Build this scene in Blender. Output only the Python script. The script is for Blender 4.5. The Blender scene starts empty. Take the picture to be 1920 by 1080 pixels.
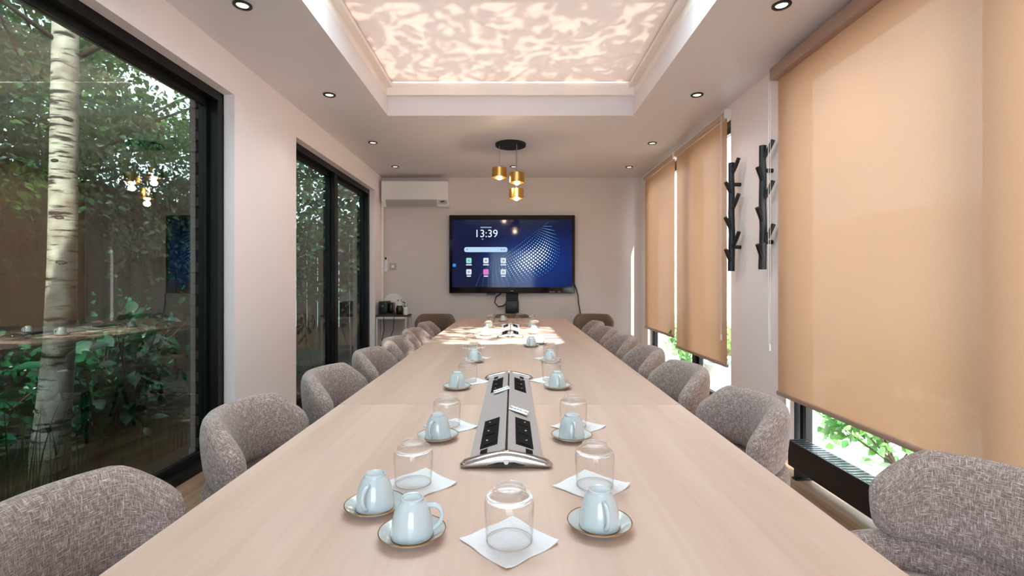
import bpy, bmesh, math, random
import numpy as np
from mathutils import Vector, Matrix

random.seed(7)
rng = np.random.default_rng(7)
PI = math.pi
scene = bpy.context.scene
COL = scene.collection

# ------------------------------------------------------------------ camera, sky, sun, exposure
cam_data = bpy.data.cameras.new('camera')
cam_data.sensor_width = 36.0
cam_data.lens = 17.25
cam_data.shift_y = -0.0047
cam_data.clip_start = 0.02
cam = bpy.data.objects.new('camera', cam_data)
COL.objects.link(cam)
cam.location = (0, 0, 1.2)
cam.rotation_euler = (PI / 2, 0, 0)
scene.camera = cam

world = bpy.data.worlds.new('sky')
scene.world = world
world.use_nodes = True
bg = world.node_tree.nodes['Background']
bg.inputs[0].default_value = (0.74, 0.87, 1.0, 1)
bg.inputs[1].default_value = 3.0

SUN_DIR = Vector((-0.65, 2.0, -2.35)).normalized()
sd = bpy.data.lights.new('sun', 'SUN')
sd.energy = 6.0
sd.angle = math.radians(0.75)
sd.color = (1.0, 0.95, 0.89)
sun = bpy.data.objects.new('sun', sd)
COL.objects.link(sun)
sun.rotation_euler = SUN_DIR.to_track_quat('-Z', 'Y').to_euler()
sun.location = (3, -6, 9)

scene.view_settings.view_transform = 'Standard'
scene.view_settings.look = 'None'
scene.view_settings.gamma = 1.0
scene.view_settings.use_curve_mapping = False
scene.view_settings.exposure = 2.08
cy = scene.cycles
cy.use_denoising = True
cy.max_bounces = 10
cy.diffuse_bounces = 6
cy.glossy_bounces = 4
cy.transmission_bounces = 8
cy.transparent_max_bounces = 16
cy.caustics_reflective = False
cy.caustics_refractive = False
cy.sample_clamp_indirect = 6.0


# ------------------------------------------------------------------ helpers
def s2l(c):
    c = c / 255.0
    return c / 12.92 if c <= 0.04045 else ((c + 0.055) / 1.055) ** 2.4


def rgb(r, g, b):
    return (s2l(r), s2l(g), s2l(b), 1.0)


def new_mat(name):
    m = bpy.data.materials.new(name)
    m.use_nodes = True
    nt = m.node_tree
    nt.nodes.clear()
    out = nt.nodes.new('ShaderNodeOutputMaterial')
    return m, nt, out


def N(nt, t, **kw):
    n = nt.nodes.new(t)
    for k, v in kw.items():
        setattr(n, k, v)
    return n


def principled(name, color, rough=0.5, metal=0.0, noise=None, bump=None, spec=0.5, emission=None, coat=0.0):
    """noise=(scale, amount) mottles the colour, bump=(scale, strength)"""
    m, nt, out = new_mat(name)
    p = N(nt, 'ShaderNodeBsdfPrincipled')
    p.inputs['Base Color'].default_value = color
    p.inputs['Roughness'].default_value = rough
    p.inputs['Metallic'].default_value = metal
    p.inputs['Specular IOR Level'].default_value = spec
    p.inputs['Coat Weight'].default_value = coat
    if emission:
        p.inputs['Emission Color'].default_value = emission[0]
        p.inputs['Emission Strength'].default_value = emission[1]
    tc = N(nt, 'ShaderNodeTexCoord')
    if noise:
        nz = N(nt, 'ShaderNodeTexNoise')
        nz.inputs['Scale'].default_value = noise[0]
        nz.inputs['Detail'].default_value = 4
        nt.links.new(tc.outputs['Object'], nz.inputs['Vector'])
        mp = N(nt, 'ShaderNodeMapRange')
        mp.inputs[3].default_value = 1 - noise[1]
        mp.inputs[4].default_value = 1 + noise[1]
        nt.links.new(nz.outputs['Fac'], mp.inputs[0])
        vm = N(nt, 'ShaderNodeVectorMath', operation='SCALE')
        vm.inputs[0].default_value = color[:3]
        nt.links.new(mp.outputs[0], vm.inputs['Scale'])
        nt.links.new(vm.outputs[0], p.inputs['Base Color'])
    if bump:
        nb = N(nt, 'ShaderNodeTexNoise')
        nb.inputs['Scale'].default_value = bump[0]
        nb.inputs['Detail'].default_value = 3
        nt.links.new(tc.outputs['Object'], nb.inputs['Vector'])
        b = N(nt, 'ShaderNodeBump')
        b.inputs['Strength'].default_value = bump[1]
        b.inputs['Distance'].default_value = 0.01
        nt.links.new(nb.outputs['Fac'], b.inputs['Height'])
        nt.links.new(b.outputs[0], p.inputs['Normal'])
    nt.links.new(p.outputs[0], out.inputs[0])
    return m


def mat_emit(name, color, strength):
    m, nt, out = new_mat(name)
    e = N(nt, 'ShaderNodeEmission')
    e.inputs[0].default_value = color
    e.inputs[1].default_value = strength
    nt.links.new(e.outputs[0], out.inputs[0])
    return m


def mat_thin_glass(name, tint=(1, 1, 1, 1), ior=1.5, rough=0.0, boost=1.0):
    """a clear pane: fresnel reflection over straight transmission"""
    m, nt, out = new_mat(name)
    geo = N(nt, 'ShaderNodeNewGeometry')          # Schlick reflectance, the same from either face
    dt = N(nt, 'ShaderNodeVectorMath', operation='DOT_PRODUCT')
    nt.links.new(geo.outputs['Incoming'], dt.inputs[0])
    nt.links.new(geo.outputs['Normal'], dt.inputs[1])
    ab = N(nt, 'ShaderNodeMath', operation='ABSOLUTE')
    nt.links.new(dt.outputs['Value'], ab.inputs[0])
    om = N(nt, 'ShaderNodeMath', operation='SUBTRACT')
    om.inputs[0].default_value = 1.0
    nt.links.new(ab.outputs[0], om.inputs[1])
    pw5 = N(nt, 'ShaderNodeMath', operation='POWER')
    pw5.inputs[1].default_value = 5.0
    nt.links.new(om.outputs[0], pw5.inputs[0])
    mu = N(nt, 'ShaderNodeMapRange')
    mu.inputs[3].default_value = ((ior - 1) / (ior + 1)) ** 2 * boost
    mu.inputs[4].default_value = 1.0
    nt.links.new(pw5.outputs[0], mu.inputs[0])
    t = N(nt, 'ShaderNodeBsdfTransparent')
    t.inputs[0].default_value = tint
    g = N(nt, 'ShaderNodeBsdfGlossy')
    g.inputs['Roughness'].default_value = rough
    mx = N(nt, 'ShaderNodeMixShader')
    nt.links.new(mu.outputs[0], mx.inputs[0])
    nt.links.new(t.outputs[0], mx.inputs[1])
    nt.links.new(g.outputs[0], mx.inputs[2])
    nt.links.new(mx.outputs[0], out.inputs[0])
    return m


def mat_fabric_screen(name, diff, trans, openness=0.02, weave=900.0, fine=0.06):
    m, nt, out = new_mat(name)
    tc = N(nt, 'ShaderNodeTexCoord')
    nz = N(nt, 'ShaderNodeTexNoise')
    nz.inputs['Scale'].default_value = weave / 6
    nz.inputs['Detail'].default_value = 5
    nt.links.new(tc.outputs['Object'], nz.inputs['Vector'])
    mp = N(nt, 'ShaderNodeMapRange')
    mp.inputs[3].default_value = 1 - fine * 2
    mp.inputs[4].default_value = 1 + fine * 2
    nt.links.new(nz.outputs['Fac'], mp.inputs[0])
    d = N(nt, 'ShaderNodeBsdfDiffuse')
    t = N(nt, 'ShaderNodeBsdfTranslucent')
    for sh, c in ((d, diff), (t, trans)):
        vm = N(nt, 'ShaderNodeVectorMath', operation='SCALE')
        vm.inputs[0].default_value = c[:3]
        nt.links.new(mp.outputs[0], vm.inputs['Scale'])
        nt.links.new(vm.outputs[0], sh.inputs[0])
    ad = N(nt, 'ShaderNodeAddShader')
    nt.links.new(d.outputs[0], ad.inputs[0])
    nt.links.new(t.outputs[0], ad.inputs[1])
    tr = N(nt, 'ShaderNodeBsdfTransparent')
    mx = N(nt, 'ShaderNodeMixShader')
    mx.inputs[0].default_value = openness
    nt.links.new(ad.outputs[0], mx.inputs[1])
    nt.links.new(tr.outputs[0], mx.inputs[2])
    nt.links.new(mx.outputs[0], out.inputs[0])
    return m


def mat_leaf(name, c1, c2, trans=0.35, rough=0.45, scale=3.0):
    m, nt, out = new_mat(name)
    tc = N(nt, 'ShaderNodeTexCoord')
    nz = N(nt, 'ShaderNodeTexNoise')
    nz.inputs['Scale'].default_value = scale
    nz.inputs['Detail'].default_value = 3
    nt.links.new(tc.outputs['Object'], nz.inputs['Vector'])
    cr = N(nt, 'ShaderNodeValToRGB')
    cr.color_ramp.elements[0].position = 0.35
    cr.color_ramp.elements[0].color = c1
    cr.color_ramp.elements[1].position = 0.65
    cr.color_ramp.elements[1].color = c2
    nt.links.new(nz.outputs['Fac'], cr.inputs[0])
    p = N(nt, 'ShaderNodeBsdfPrincipled')
    p.inputs['Roughness'].default_value = rough
    nt.links.new(cr.outputs[0], p.inputs['Base Color'])
    t = N(nt, 'ShaderNodeBsdfTranslucent')
    nt.links.new(cr.outputs[0], t.inputs[0])
    mx = N(nt, 'ShaderNodeMixShader')
    mx.inputs[0].default_value = trans
    nt.links.new(p.outputs[0], mx.inputs[1])
    nt.links.new(t.outputs[0], mx.inputs[2])
    nt.links.new(mx.outputs[0], out.inputs[0])
    return m


def mat_wood(name, light, dark, along='y', scale=1.0, rough=0.4, spec=0.5, coat=0.0):
    m, nt, out = new_mat(name)
    tc = N(nt, 'ShaderNodeTexCoord')
    oi = N(nt, 'ShaderNodeObjectInfo')
    mpn = N(nt, 'ShaderNodeMapping')
    sc = {'y': (26, 1.1, 26), 'x': (1.1, 26, 26), 'z': (26, 26, 1.1)}[along]
    mpn.inputs['Scale'].default_value = tuple(v * scale for v in sc)
    va = N(nt, 'ShaderNodeVectorMath', operation='ADD')
    nt.links.new(tc.outputs['Object'], va.inputs[0])
    rs = N(nt, 'ShaderNodeMath', operation='MULTIPLY')
    rs.inputs[1].default_value = 7.0
    nt.links.new(oi.outputs['Random'], rs.inputs[0])
    nt.links.new(rs.outputs[0], va.inputs[1])
    nt.links.new(va.outputs[0], mpn.inputs[0])
    n1 = N(nt, 'ShaderNodeTexNoise')
    n1.inputs['Scale'].default_value = 1.0
    n1.inputs['Detail'].default_value = 8
    n1.inputs['Distortion'].default_value = 0.6
    nt.links.new(mpn.outputs[0], n1.inputs['Vector'])
    n2 = N(nt, 'ShaderNodeTexNoise')
    n2.inputs['Scale'].default_value = 8.0
    n2.inputs['Detail'].default_value = 2
    nt.links.new(mpn.outputs[0], n2.inputs['Vector'])
    ad = N(nt, 'ShaderNodeMath', operation='MULTIPLY_ADD')
    ad.inputs[1].default_value = 0.3
    nt.links.new(n2.outputs['Fac'], ad.inputs[0])
    nt.links.new(n1.outputs['Fac'], ad.inputs[2])
    cr = N(nt, 'ShaderNodeValToRGB')
    cr.color_ramp.elements[0].position = 0.42
    cr.color_ramp.elements[0].color = dark
    cr.color_ramp.elements[1].position = 0.85
    cr.color_ramp.elements[1].color = light
    nt.links.new(ad.outputs[0], cr.inputs[0])
    p = N(nt, 'ShaderNodeBsdfPrincipled')
    p.inputs['Roughness'].default_value = rough
    p.inputs['Specular IOR Level'].default_value = spec
    p.inputs['Coat Weight'].default_value = coat
    p.inputs['Coat Roughness'].default_value = 0.25
    hv = N(nt, 'ShaderNodeHueSaturation')
    mr = N(nt, 'ShaderNodeMapRange')
    mr.inputs[3].default_value = 0.93
    mr.inputs[4].default_value = 1.05
    nt.links.new(oi.outputs['Random'], mr.inputs[0])
    nt.links.new(mr.outputs[0], hv.inputs['Value'])
    nt.links.new(cr.outputs[0], hv.inputs['Color'])
    nt.links.new(hv.outputs[0], p.inputs['Base Color'])
    b = N(nt, 'ShaderNodeBump')
    b.inputs['Strength'].default_value = 0.06
    b.inputs['Distance'].default_value = 0.002
    nt.links.new(n2.outputs['Fac'], b.inputs['Height'])
    nt.links.new(b.outputs[0], p.inputs['Normal'])
    nt.links.new(p.outputs[0], out.inputs[0])
    return m


def mat_weave(name, dark, mid, light):
    """melange woven upholstery, threads follow the UVs (metres)"""
    m, nt, out = new_mat(name)
    tc = N(nt, 'ShaderNodeTexCoord')
    facs = []
    for sc in ((520, 52, 1), (52, 520, 1)):
        mp = N(nt, 'ShaderNodeMapping')
        mp.inputs['Scale'].default_value = sc
        nt.links.new(tc.outputs['UV'], mp.inputs[0])
        nz = N(nt, 'ShaderNodeTexNoise')
        nz.inputs['Scale'].default_value = 1.0
        nz.inputs['Detail'].default_value = 2
        nz.inputs['Distortion'].default_value = 0.7
        nt.links.new(mp.outputs[0], nz.inputs['Vector'])
        facs.append(nz)
    mx = N(nt, 'ShaderNodeMath', operation='MAXIMUM')
    nt.links.new(facs[0].outputs['Fac'], mx.inputs[0])
    nt.links.new(facs[1].outputs['Fac'], mx.inputs[1])
    cr = N(nt, 'ShaderNodeValToRGB')
    cr.color_ramp.elements[0].position = 0.46
    cr.color_ramp.elements[0].color = dark
    cr.color_ramp.elements[1].position = 0.74
    cr.color_ramp.elements[1].color = light
    e = cr.color_ramp.elements.new(0.58)
    e.color = mid
    nt.links.new(mx.outputs[0], cr.inputs[0])
    p = N(nt, 'ShaderNodeBsdfPrincipled')
    p.inputs['Roughness'].default_value = 0.9
    p.inputs['Specular IOR Level'].default_value = 0.15
    p.inputs['Sheen Weight'].default_value = 0.35
    p.inputs['Sheen Roughness'].default_value = 0.5
    nt.links.new(cr.outputs[0], p.inputs['Base Color'])
    b = N(nt, 'ShaderNodeBump')
    b.inputs['Strength'].default_value = 0.5
    b.inputs['Distance'].default_value = 0.003
    nt.links.new(mx.outputs[0], b.inputs['Height'])
    nt.links.new(b.outputs[0], p.inputs['Normal'])
    nt.links.new(p.outputs[0], out.inputs[0])
    return m


def mat_birch():
    m, nt, out = new_mat('birch_bark')
    tc = N(nt, 'ShaderNodeTexCoord')
    mp = N(nt, 'ShaderNodeMapping')
    mp.inputs['Scale'].default_value = (5, 5, 34)
    nt.links.new(tc.outputs['Object'], mp.inputs[0])
    n1 = N(nt, 'ShaderNodeTexNoise')
    n1.inputs['Scale'].default_value = 1.0
    n1.inputs['Detail'].default_value = 5
    n1.inputs['Roughness'].default_value = 0.65
    nt.links.new(mp.outputs[0], n1.inputs['Vector'])
    cr = N(nt, 'ShaderNodeValToRGB')
    cr.color_ramp.elements[0].position = 0.40
    cr.color_ramp.elements[0].color = rgb(62, 50, 42)
    cr.color_ramp.elements[1].position = 0.47
    cr.color_ramp.elements[1].color = rgb(232, 214, 200)
    nt.links.new(n1.outputs['Fac'], cr.inputs[0])
    n2 = N(nt, 'ShaderNodeTexNoise')
    n2.inputs['Scale'].default_value = 9.0
    n2.inputs['Detail'].default_value = 6
    nt.links.new(tc.outputs['Object'], n2.inputs['Vector'])
    cr2 = N(nt, 'ShaderNodeValToRGB')
    cr2.color_ramp.elements[0].position = 0.3
    cr2.color_ramp.elements[0].color = rgb(165, 150, 138)
    cr2.color_ramp.elements[1].position = 0.62
    cr2.color_ramp.elements[1].color = (1, 1, 1, 1)
    nt.links.new(n2.outputs['Fac'], cr2.inputs[0])
    mx = N(nt, 'ShaderNodeMix', data_type='RGBA', blend_type='MULTIPLY')
    mx.inputs[0].default_value = 1.0
    nt.links.new(cr.outputs[0], mx.inputs[6])
    nt.links.new(cr2.outputs[0], mx.inputs[7])
    p = N(nt, 'ShaderNodeBsdfPrincipled')
    p.inputs['Roughness'].default_value = 0.8
    nt.links.new(mx.outputs[2], p.inputs['Base Color'])
    b = N(nt, 'ShaderNodeBump')
    b.inputs['Strength'].default_value = 0.4
    b.inputs['Distance'].default_value = 0.01
    nt.links.new(n1.outputs['Fac'], b.inputs['Height'])
    nt.links.new(b.outputs[0], p.inputs['Normal'])
    nt.links.new(p.outputs[0], out.inputs[0])
    return m


def mat_screen():
    m, nt, out = new_mat('screen_glow')
    tc = N(nt, 'ShaderNodeTexCoord')
    sp = N(nt, 'ShaderNodeSeparateXYZ')
    nt.links.new(tc.outputs['Generated'], sp.inputs[0])
    # blue swells around the lower right
    vd = N(nt, 'ShaderNodeVectorMath', operation='DISTANCE')
    vd.inputs[1].default_value = (0.72, 0.5, 0.35)
    nt.links.new(tc.outputs['Generated'], vd.inputs[0])
    cr = N(nt, 'ShaderNodeValToRGB')
    cr.color_ramp.elements[0].position = 0.0
    cr.color_ramp.elements[0].color = rgb(6, 62, 150)
    cr.color_ramp.elements[1].position = 0.75
    cr.color_ramp.elements[1].color = rgb(14, 20, 50)
    e = cr.color_ramp.elements.new(0.4)
    e.color = rgb(10, 44, 112)
    nt.links.new(vd.outputs['Value'], cr.inputs[0])
    e = N(nt, 'ShaderNodeEmission')
    e.inputs[1].default_value = SCREEN
    nt.links.new(cr.outputs[0], e.inputs[0])
    g = N(nt, 'ShaderNodeBsdfGlossy')
    g.inputs['Roughness'].default_value = 0.08
    g.inputs['Color'].default_value = (0.014, 0.014, 0.014, 1)
    ad = N(nt, 'ShaderNodeAddShader')
    nt.links.new(e.outputs[0], ad.inputs[0])
    nt.links.new(g.outputs[0], ad.inputs[1])
    nt.links.new(ad.outputs[0], out.inputs[0])
    return m


SCREEN = 0.34

# ------------------------------------------------------------------ mesh helpers
class MB:
    """collects simple shapes and links them as one mesh object"""

    def __init__(self):
        self.bm = bmesh.new()
        self.uv = self.bm.loops.layers.uv.new('UVMap')

    def box(self, x0, x1, y0, y1, z0, z1, bevel=0.0, seg=2):
        r = bmesh.ops.create_cube(self.bm, size=1.0)
        vs = r['verts']
        for v in vs:
            v.co = Vector(((x0 + x1) / 2 + v.co.x * (x1 - x0), (y0 + y1) / 2 + v.co.y * (y1 - y0),
                           (z0 + z1) / 2 + v.co.z * (z1 - z0)))
        if bevel > 0:
            es = list({e for v in vs for e in v.link_edges})
            bmesh.ops.bevel(self.bm, geom=es, offset=bevel, segments=seg, affect='EDGES', profile=0.5)
        return self

    def hexa(self, pts):
        """eight corners: bottom four (ccw) then top four"""
        vs = [self.bm.verts.new(p) for p in pts]
        for f in ((3, 2, 1, 0), (4, 5, 6, 7), (0, 1, 5, 4), (1, 2, 6, 5), (2, 3, 7, 6), (3, 0, 4, 7)):
            self.bm.faces.new([vs[i] for i in f])
        return self

    def lathe(self, prof, seg=32, center=(0, 0, 0), axis='z'):
        rings = []
        for r, z in prof:
            if r < 1e-6:
                rings.append([self.bm.verts.new(self._ax(center, 0, 0, z, axis))])
            else:
                rings.append([self.bm.verts.new(self._ax(center, r * math.cos(2 * PI * k / seg),
                                                         r * math.sin(2 * PI * k / seg), z, axis)) for k in range(seg)])
        for a, b in zip(rings[:-1], rings[1:]):
            for k in range(seg):
                k2 = (k + 1) % seg
                if len(a) == 1 and len(b) == 1:
                    continue
                if len(a) == 1:
                    self.bm.faces.new((a[0], b[k], b[k2]))
                elif len(b) == 1:
                    self.bm.faces.new((a[k], a[k2], b[0]))
                else:
                    self.bm.faces.new((a[k], a[k2], b[k2], b[k]))
        return self

    @staticmethod
    def _ax(c, u, v, w, axis):
        if axis == 'z':
            return Vector((c[0] + u, c[1] + v, c[2] + w))
        if axis == 'x':
            return Vector((c[0] + w, c[1] + u, c[2] + v))
        return Vector((c[0] + u, c[1] + w, c[2] + v))

    def cyl(self, r, z0, z1, seg=24, center=(0, 0, 0), axis='z', r2=None):
        r2 = r if r2 is None else r2
        return self.lathe([(0, z0), (r, z0), (r2, z1), (0, z1)], seg, center, axis)

    def tube(self, pts, rad, seg=8, closed=False):
        pts = [Vector(p) for p in pts]
        n = len(pts)
        rads = rad if isinstance(rad, (list, tuple)) else [rad] * n
        rings = []
        prev = None
        for i, p in enumerate(pts):
            if closed:
                t = (pts[(i + 1) % n] - pts[i - 1]).normalized()
            else:
                t = (pts[min(i + 1, n - 1)] - pts[max(i - 1, 0)]).normalized()
            if prev is None:
                up = Vector((0, 0, 1)) if abs(t.z) < 0.9 else Vector((1, 0, 0))
                a = t.cross(up).normalized()
            else:
                a = (prev - t * prev.dot(t)).normalized()
            b = t.cross(a).normalized()
            prev = a
            rings.append([self.bm.verts.new(p + (a * math.cos(2 * PI * k / seg) + b * math.sin(2 * PI * k / seg)) * rads[i])
                          for k in range(seg)])
        m = n if closed else n - 1
        for i in range(m):
            a, b = rings[i], rings[(i + 1) % n]
            for k in range(seg):
                k2 = (k + 1) % seg
                self.bm.faces.new((a[k], b[k], b[k2], a[k2]))
        if not closed:
            self.bm.faces.new(rings[0])
            self.bm.faces.new(list(reversed(rings[-1])))
        return self

    def sweep(self, loops, uvscale=(0.02, 0.02), cap=True):
        """skin closed loops (lists of points) into a tube with metre-true UVs"""
        rows = [[self.bm.verts.new(p) for p in lp] for lp in loops]
        m = len(loops[0])
        us = [0.0]
        for a, b in zip(loops[:-1], loops[1:]):
            ca = sum((Vector(p) for p in a), Vector()) / m
            cb = sum((Vector(p) for p in b), Vector()) / m
            us.append(us[-1] + (ca - cb).length)
        mid = loops[len(loops) // 2]
        vsl = [0.0]
        for j in range(m):
            vsl.append(vsl[-1] + (Vector(mid[j]) - Vector(mid[(j + 1) % m])).length)
        for i in range(len(rows) - 1):
            for j in range(m):
                j2 = (j + 1) % m
                f = self.bm.faces.new((rows[i][j], rows[i + 1][j], rows[i + 1][j2], rows[i][j2]))
                for lp, (u, v) in zip(f.loops, ((us[i], vsl[j]), (us[i + 1], vsl[j]), (us[i + 1], vsl[j + 1]), (us[i], vsl[j + 1]))):
                    lp[self.uv].uv = (u, v)
        if cap:
            for row, rv in ((rows[0], False), (rows[-1], True)):
                f = self.bm.faces.new(list(reversed(row)) if rv else row)
                for lp in f.loops:
                    lp[self.uv].uv = (lp.vert.co.y, lp.vert.co.z)
        return self

    def planar_uv(self):
        for f in self.bm.faces:
            for lp in f.loops:
                lp[self.uv].uv = (lp.vert.co.x, lp.vert.co.y)
        return self

    def build(self, name, mat, parent=None, smooth=False, normals=True):
        if normals:
            bmesh.ops.recalc_face_normals(self.bm, faces=self.bm.faces)
        me = bpy.data.meshes.new(name)
        self.bm.to_mesh(me)
        self.bm.free()
        if smooth:
            for p in me.polygons:
                p.use_smooth = True
            if smooth != 'all':
                me.set_sharp_from_angle(angle=math.radians(40))
        me.materials.append(mat)
        o = bpy.data.objects.new(name, me)
        COL.objects.link(o)
        if parent is not None:
            o.parent = parent
        return o


def tag(o, label=None, cat=None, group=None, kind=None):
    if label:
        o['label'] = label
    if cat:
        o['category'] = cat
    if group:
        o['group'] = group
    if kind:
        o['kind'] = kind
    return o


def thing(name, loc, label, cat, rz=0.0, group=None):
    o = bpy.data.objects.new(name, None)
    o.empty_display_size = 0.1
    COL.objects.link(o)
    o.location = loc
    o.rotation_euler = (0, 0, rz)
    return tag(o, label, cat, group)


def struct(o):
    o['kind'] = 'structure'
    return o


KIDS = {}


def kids(o):
    if o.name not in KIDS:
        KIDS[o.name] = [c for c in bpy.data.objects if c.parent == o]
    return KIDS[o.name]


def copy_tree(src, parent=None):
    c = src.copy()
    COL.objects.link(c)
    c.parent = parent
    for k in kids(src):
        copy_tree(k, c)
    return c


def leaf_mesh(name, P, size, mat, droop=0.3, out_dir=None, aspect=0.34, parent=None, seed=1, smin=0.6, obj=True):
    """P: (n,3) positions; every leaf is a small folded blade of four triangles"""
    r = np.random.default_rng(seed)
    n = len(P)
    t = r.normal(size=(n, 3))
    t[:, 2] -= droop
    if out_dir is not None:
        nn = r.normal(size=(n, 3)) * 0.55 + np.array(out_dir)
    else:
        nn = r.normal(size=(n, 3)) + np.array((0, 0, 0.6))
    nn /= np.linalg.norm(nn, axis=1)[:, None]
    t -= nn * (t * nn).sum(1)[:, None]
    t /= np.linalg.norm(t, axis=1)[:, None] + 1e-9
    b = np.cross(nn, t)
    s = size * (smin + (1 - smin) * 2 * r.random(n))
    T = np.array([(0, 0, 0), (.36, aspect, .09), (.42, 0, 0), (.36, -aspect, .09), (.72, aspect * .62, .03), (.72, -aspect * .62, .03), (1, 0, -.1)])
    V = (P[:, None, :] + s[:, None, None] * (T[None, :, 0:1] * t[:, None, :] + T[None, :, 1:2] * b[:, None, :] + T[None, :, 2:3] * nn[:, None, :])).reshape(-1, 3)
    F0 = np.array([(0, 2, 1), (0, 3, 2), (1, 2, 4), (2, 3, 5), (4, 2, 6), (2, 5, 6)])
    F = (F0[None] + 7 * np.arange(n)[:, None, None]).reshape(-1, 3)
    me = bpy.data.meshes.new(name)
    me.vertices.add(len(V))
    me.vertices.foreach_set('co', V.ravel())
    me.loops.add(len(F) * 3)
    me.loops.foreach_set('vertex_index', F.ravel().astype(np.int32))
    me.polygons.add(len(F))
    me.polygons.foreach_set('loop_start', np.arange(0, len(F) * 3, 3, dtype=np.int32))
    me.update(calc_edges=True)
    me.materials.append(mat)
    if not obj:
        return me
    o = bpy.data.objects.new(name, me)
    COL.objects.link(o)
    if parent is not None:
        o.parent = parent
    return o


# ------------------------------------------------------------------ materials
M = {}
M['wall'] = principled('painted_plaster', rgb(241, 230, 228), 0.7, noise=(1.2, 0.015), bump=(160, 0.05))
M['wall_far'] = principled('dimmed_plaster', rgb(206, 196, 192), 0.75, noise=(1.2, 0.02), bump=(160, 0.05))  # wall plaster darkened: the far wall's dimmer light is put into its colour
M['ceiling'] = principled('ceiling_paint', rgb(220, 214, 215), 0.5, noise=(0.8, 0.01), bump=(120, 0.03))
M['trim'] = principled('white_trim', rgb(240, 230, 222), 0.35, noise=(3, 0.01))
M['black_frame'] = principled('black_aluminium', rgb(12, 12, 13), 0.4, metal=0.0, noise=(9, 0.08), spec=0.25)
M['blue_frame'] = principled('dark_grey_aluminium', rgb(38, 48, 58), 0.3, metal=0.3, noise=(9, 0.05))
M['floor'] = mat_wood('floor_oak', rgb(176, 142, 118), rgb(118, 88, 68), 'y', 0.6, 0.45)
M['subfloor'] = principled('dark_joint', rgb(70, 52, 42), 0.8, noise=(20, 0.1))
M['table'] = mat_wood('bleached_oak', rgb(210, 182, 166), rgb(195, 165, 147), 'y', 0.42, 0.36, spec=0.5)
M['weave'] = mat_weave('grey_brown_weave', rgb(116, 96, 90), rgb(160, 139, 132), rgb(220, 204, 197))
M['weave_brown'] = mat_weave('brown_weave', rgb(92, 74, 62), rgb(116, 96, 82), rgb(140, 120, 104))
M['black'] = principled('satin_black', rgb(16, 16, 17), 0.45, noise=(12, 0.1))
M['socket_black'] = principled('socket_black', rgb(13, 13, 14), 0.7, noise=(12, 0.1), spec=0.1)
M['black_gloss'] = principled('gloss_black', rgb(8, 8, 9), 0.15, noise=(12, 0.05))
M['matt_black'] = principled('matt_black', rgb(20, 19, 19), 0.7, noise=(30, 0.1))
M['porcelain'] = principled('blue_white_porcelain', rgb(195, 205, 208), 0.12, noise=(20, 0.01), coat=0.5)
M['saucer'] = principled('white_porcelain', rgb(198, 200, 198), 0.14, noise=(20, 0.01), coat=0.5)
M['gold'] = principled('gilt_line', rgb(178, 138, 84), 0.25, metal=0.9, noise=(60, 0.05))
M['brass'] = principled('brushed_brass', rgb(202, 160, 92), 0.28, metal=1.0, noise=(90, 0.08))
M['alu'] = principled('brushed_aluminium', rgb(190, 180, 178), 0.38, metal=0.3, noise=(60, 0.03))
M['chrome'] = principled('polished_metal', rgb(190, 186, 184), 0.12, metal=1.0, noise=(30, 0.02))
M['paper'] = principled('white_paper', rgb(238, 236, 238), 0.85, noise=(60, 0.02), bump=(220, 0.25))
M['ink'] = principled('blue_grey_ink', rgb(70, 84, 104), 0.7, noise=(60, 0.05))
M['plastic_white'] = principled('white_plastic', rgb(228, 224, 222), 0.3, noise=(8, 0.01))
M['plastic_grey'] = principled('grey_plastic', rgb(170, 166, 166), 0.35, noise=(8, 0.02))
M['metal_white'] = principled('white_metal', rgb(214, 206, 200), 0.4, noise=(8, 0.02))
M['cream'] = principled('cream_bar', rgb(168, 140, 124), 0.4, noise=(8, 0.03))
M['blind'] = mat_fabric_screen('tan_blind_fabric', rgb(184, 146, 118), (0.070, 0.0385, 0.0225, 1), 0.008)
M['sky_blind'] = mat_fabric_screen('skylight_fabric', rgb(170, 156, 148), (0.285, 0.240, 0.222, 1), 0.0, fine=0.03)
M['glass_garden'] = mat_thin_glass('tinted_window_glass', (0.42, 0.47, 0.44, 1), 1.5, boost=3.4)
M['glass'] = mat_thin_glass('window_glass', (0.92, 0.95, 0.94, 1), 1.5)
M['tumbler'] = mat_thin_glass('tumbler_glass', (0.99, 0.99, 0.99, 1), 1.5, 0.0, boost=.7)
m, nt, out = new_mat('thick_glass')
g = N(nt, 'ShaderNodeBsdfGlass')
g.inputs['IOR'].default_value = 1.5
t = N(nt, 'ShaderNodeBsdfTransparent')
mx = N(nt, 'ShaderNodeMixShader')
mx.inputs[0].default_value = 0.45
nt.links.new(g.outputs[0], mx.inputs[1])
nt.links.new(t.outputs[0], mx.inputs[2])
nt.links.new(mx.outputs[0], out.inputs[0])
M['thick_glass'] = m
M['bulb'] = mat_emit('lit_bulb', (1.0, 0.74, 0.44, 1), 10.0)
M['led'] = mat_emit('lit_led', (1.0, 0.86, 0.68, 1), .9)
M['birch'] = mat_birch()
M['ivy'] = mat_leaf('ivy_leaf', rgb(20, 44, 28), rgb(58, 88, 52), 0.3)
M['canopy'] = mat_leaf('canopy_leaf', rgb(44, 84, 44), rgb(108, 140, 76), 0.45)
M['shrub'] = mat_leaf('shrub_leaf', rgb(14, 60, 42), rgb(46, 112, 70), 0.2, 0.3)
M['grass'] = mat_leaf('grass_blade', rgb(30, 66, 34), rgb(74, 108, 54), 0.3)
M['sunny'] = mat_leaf('sunny_leaf', rgb(70, 130, 70), rgb(150, 190, 110), 0.4)
M['bark'] = principled('brown_bark', rgb(70, 54, 42), 0.85, noise=(20, 0.3), bump=(60, 0.6))
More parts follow.
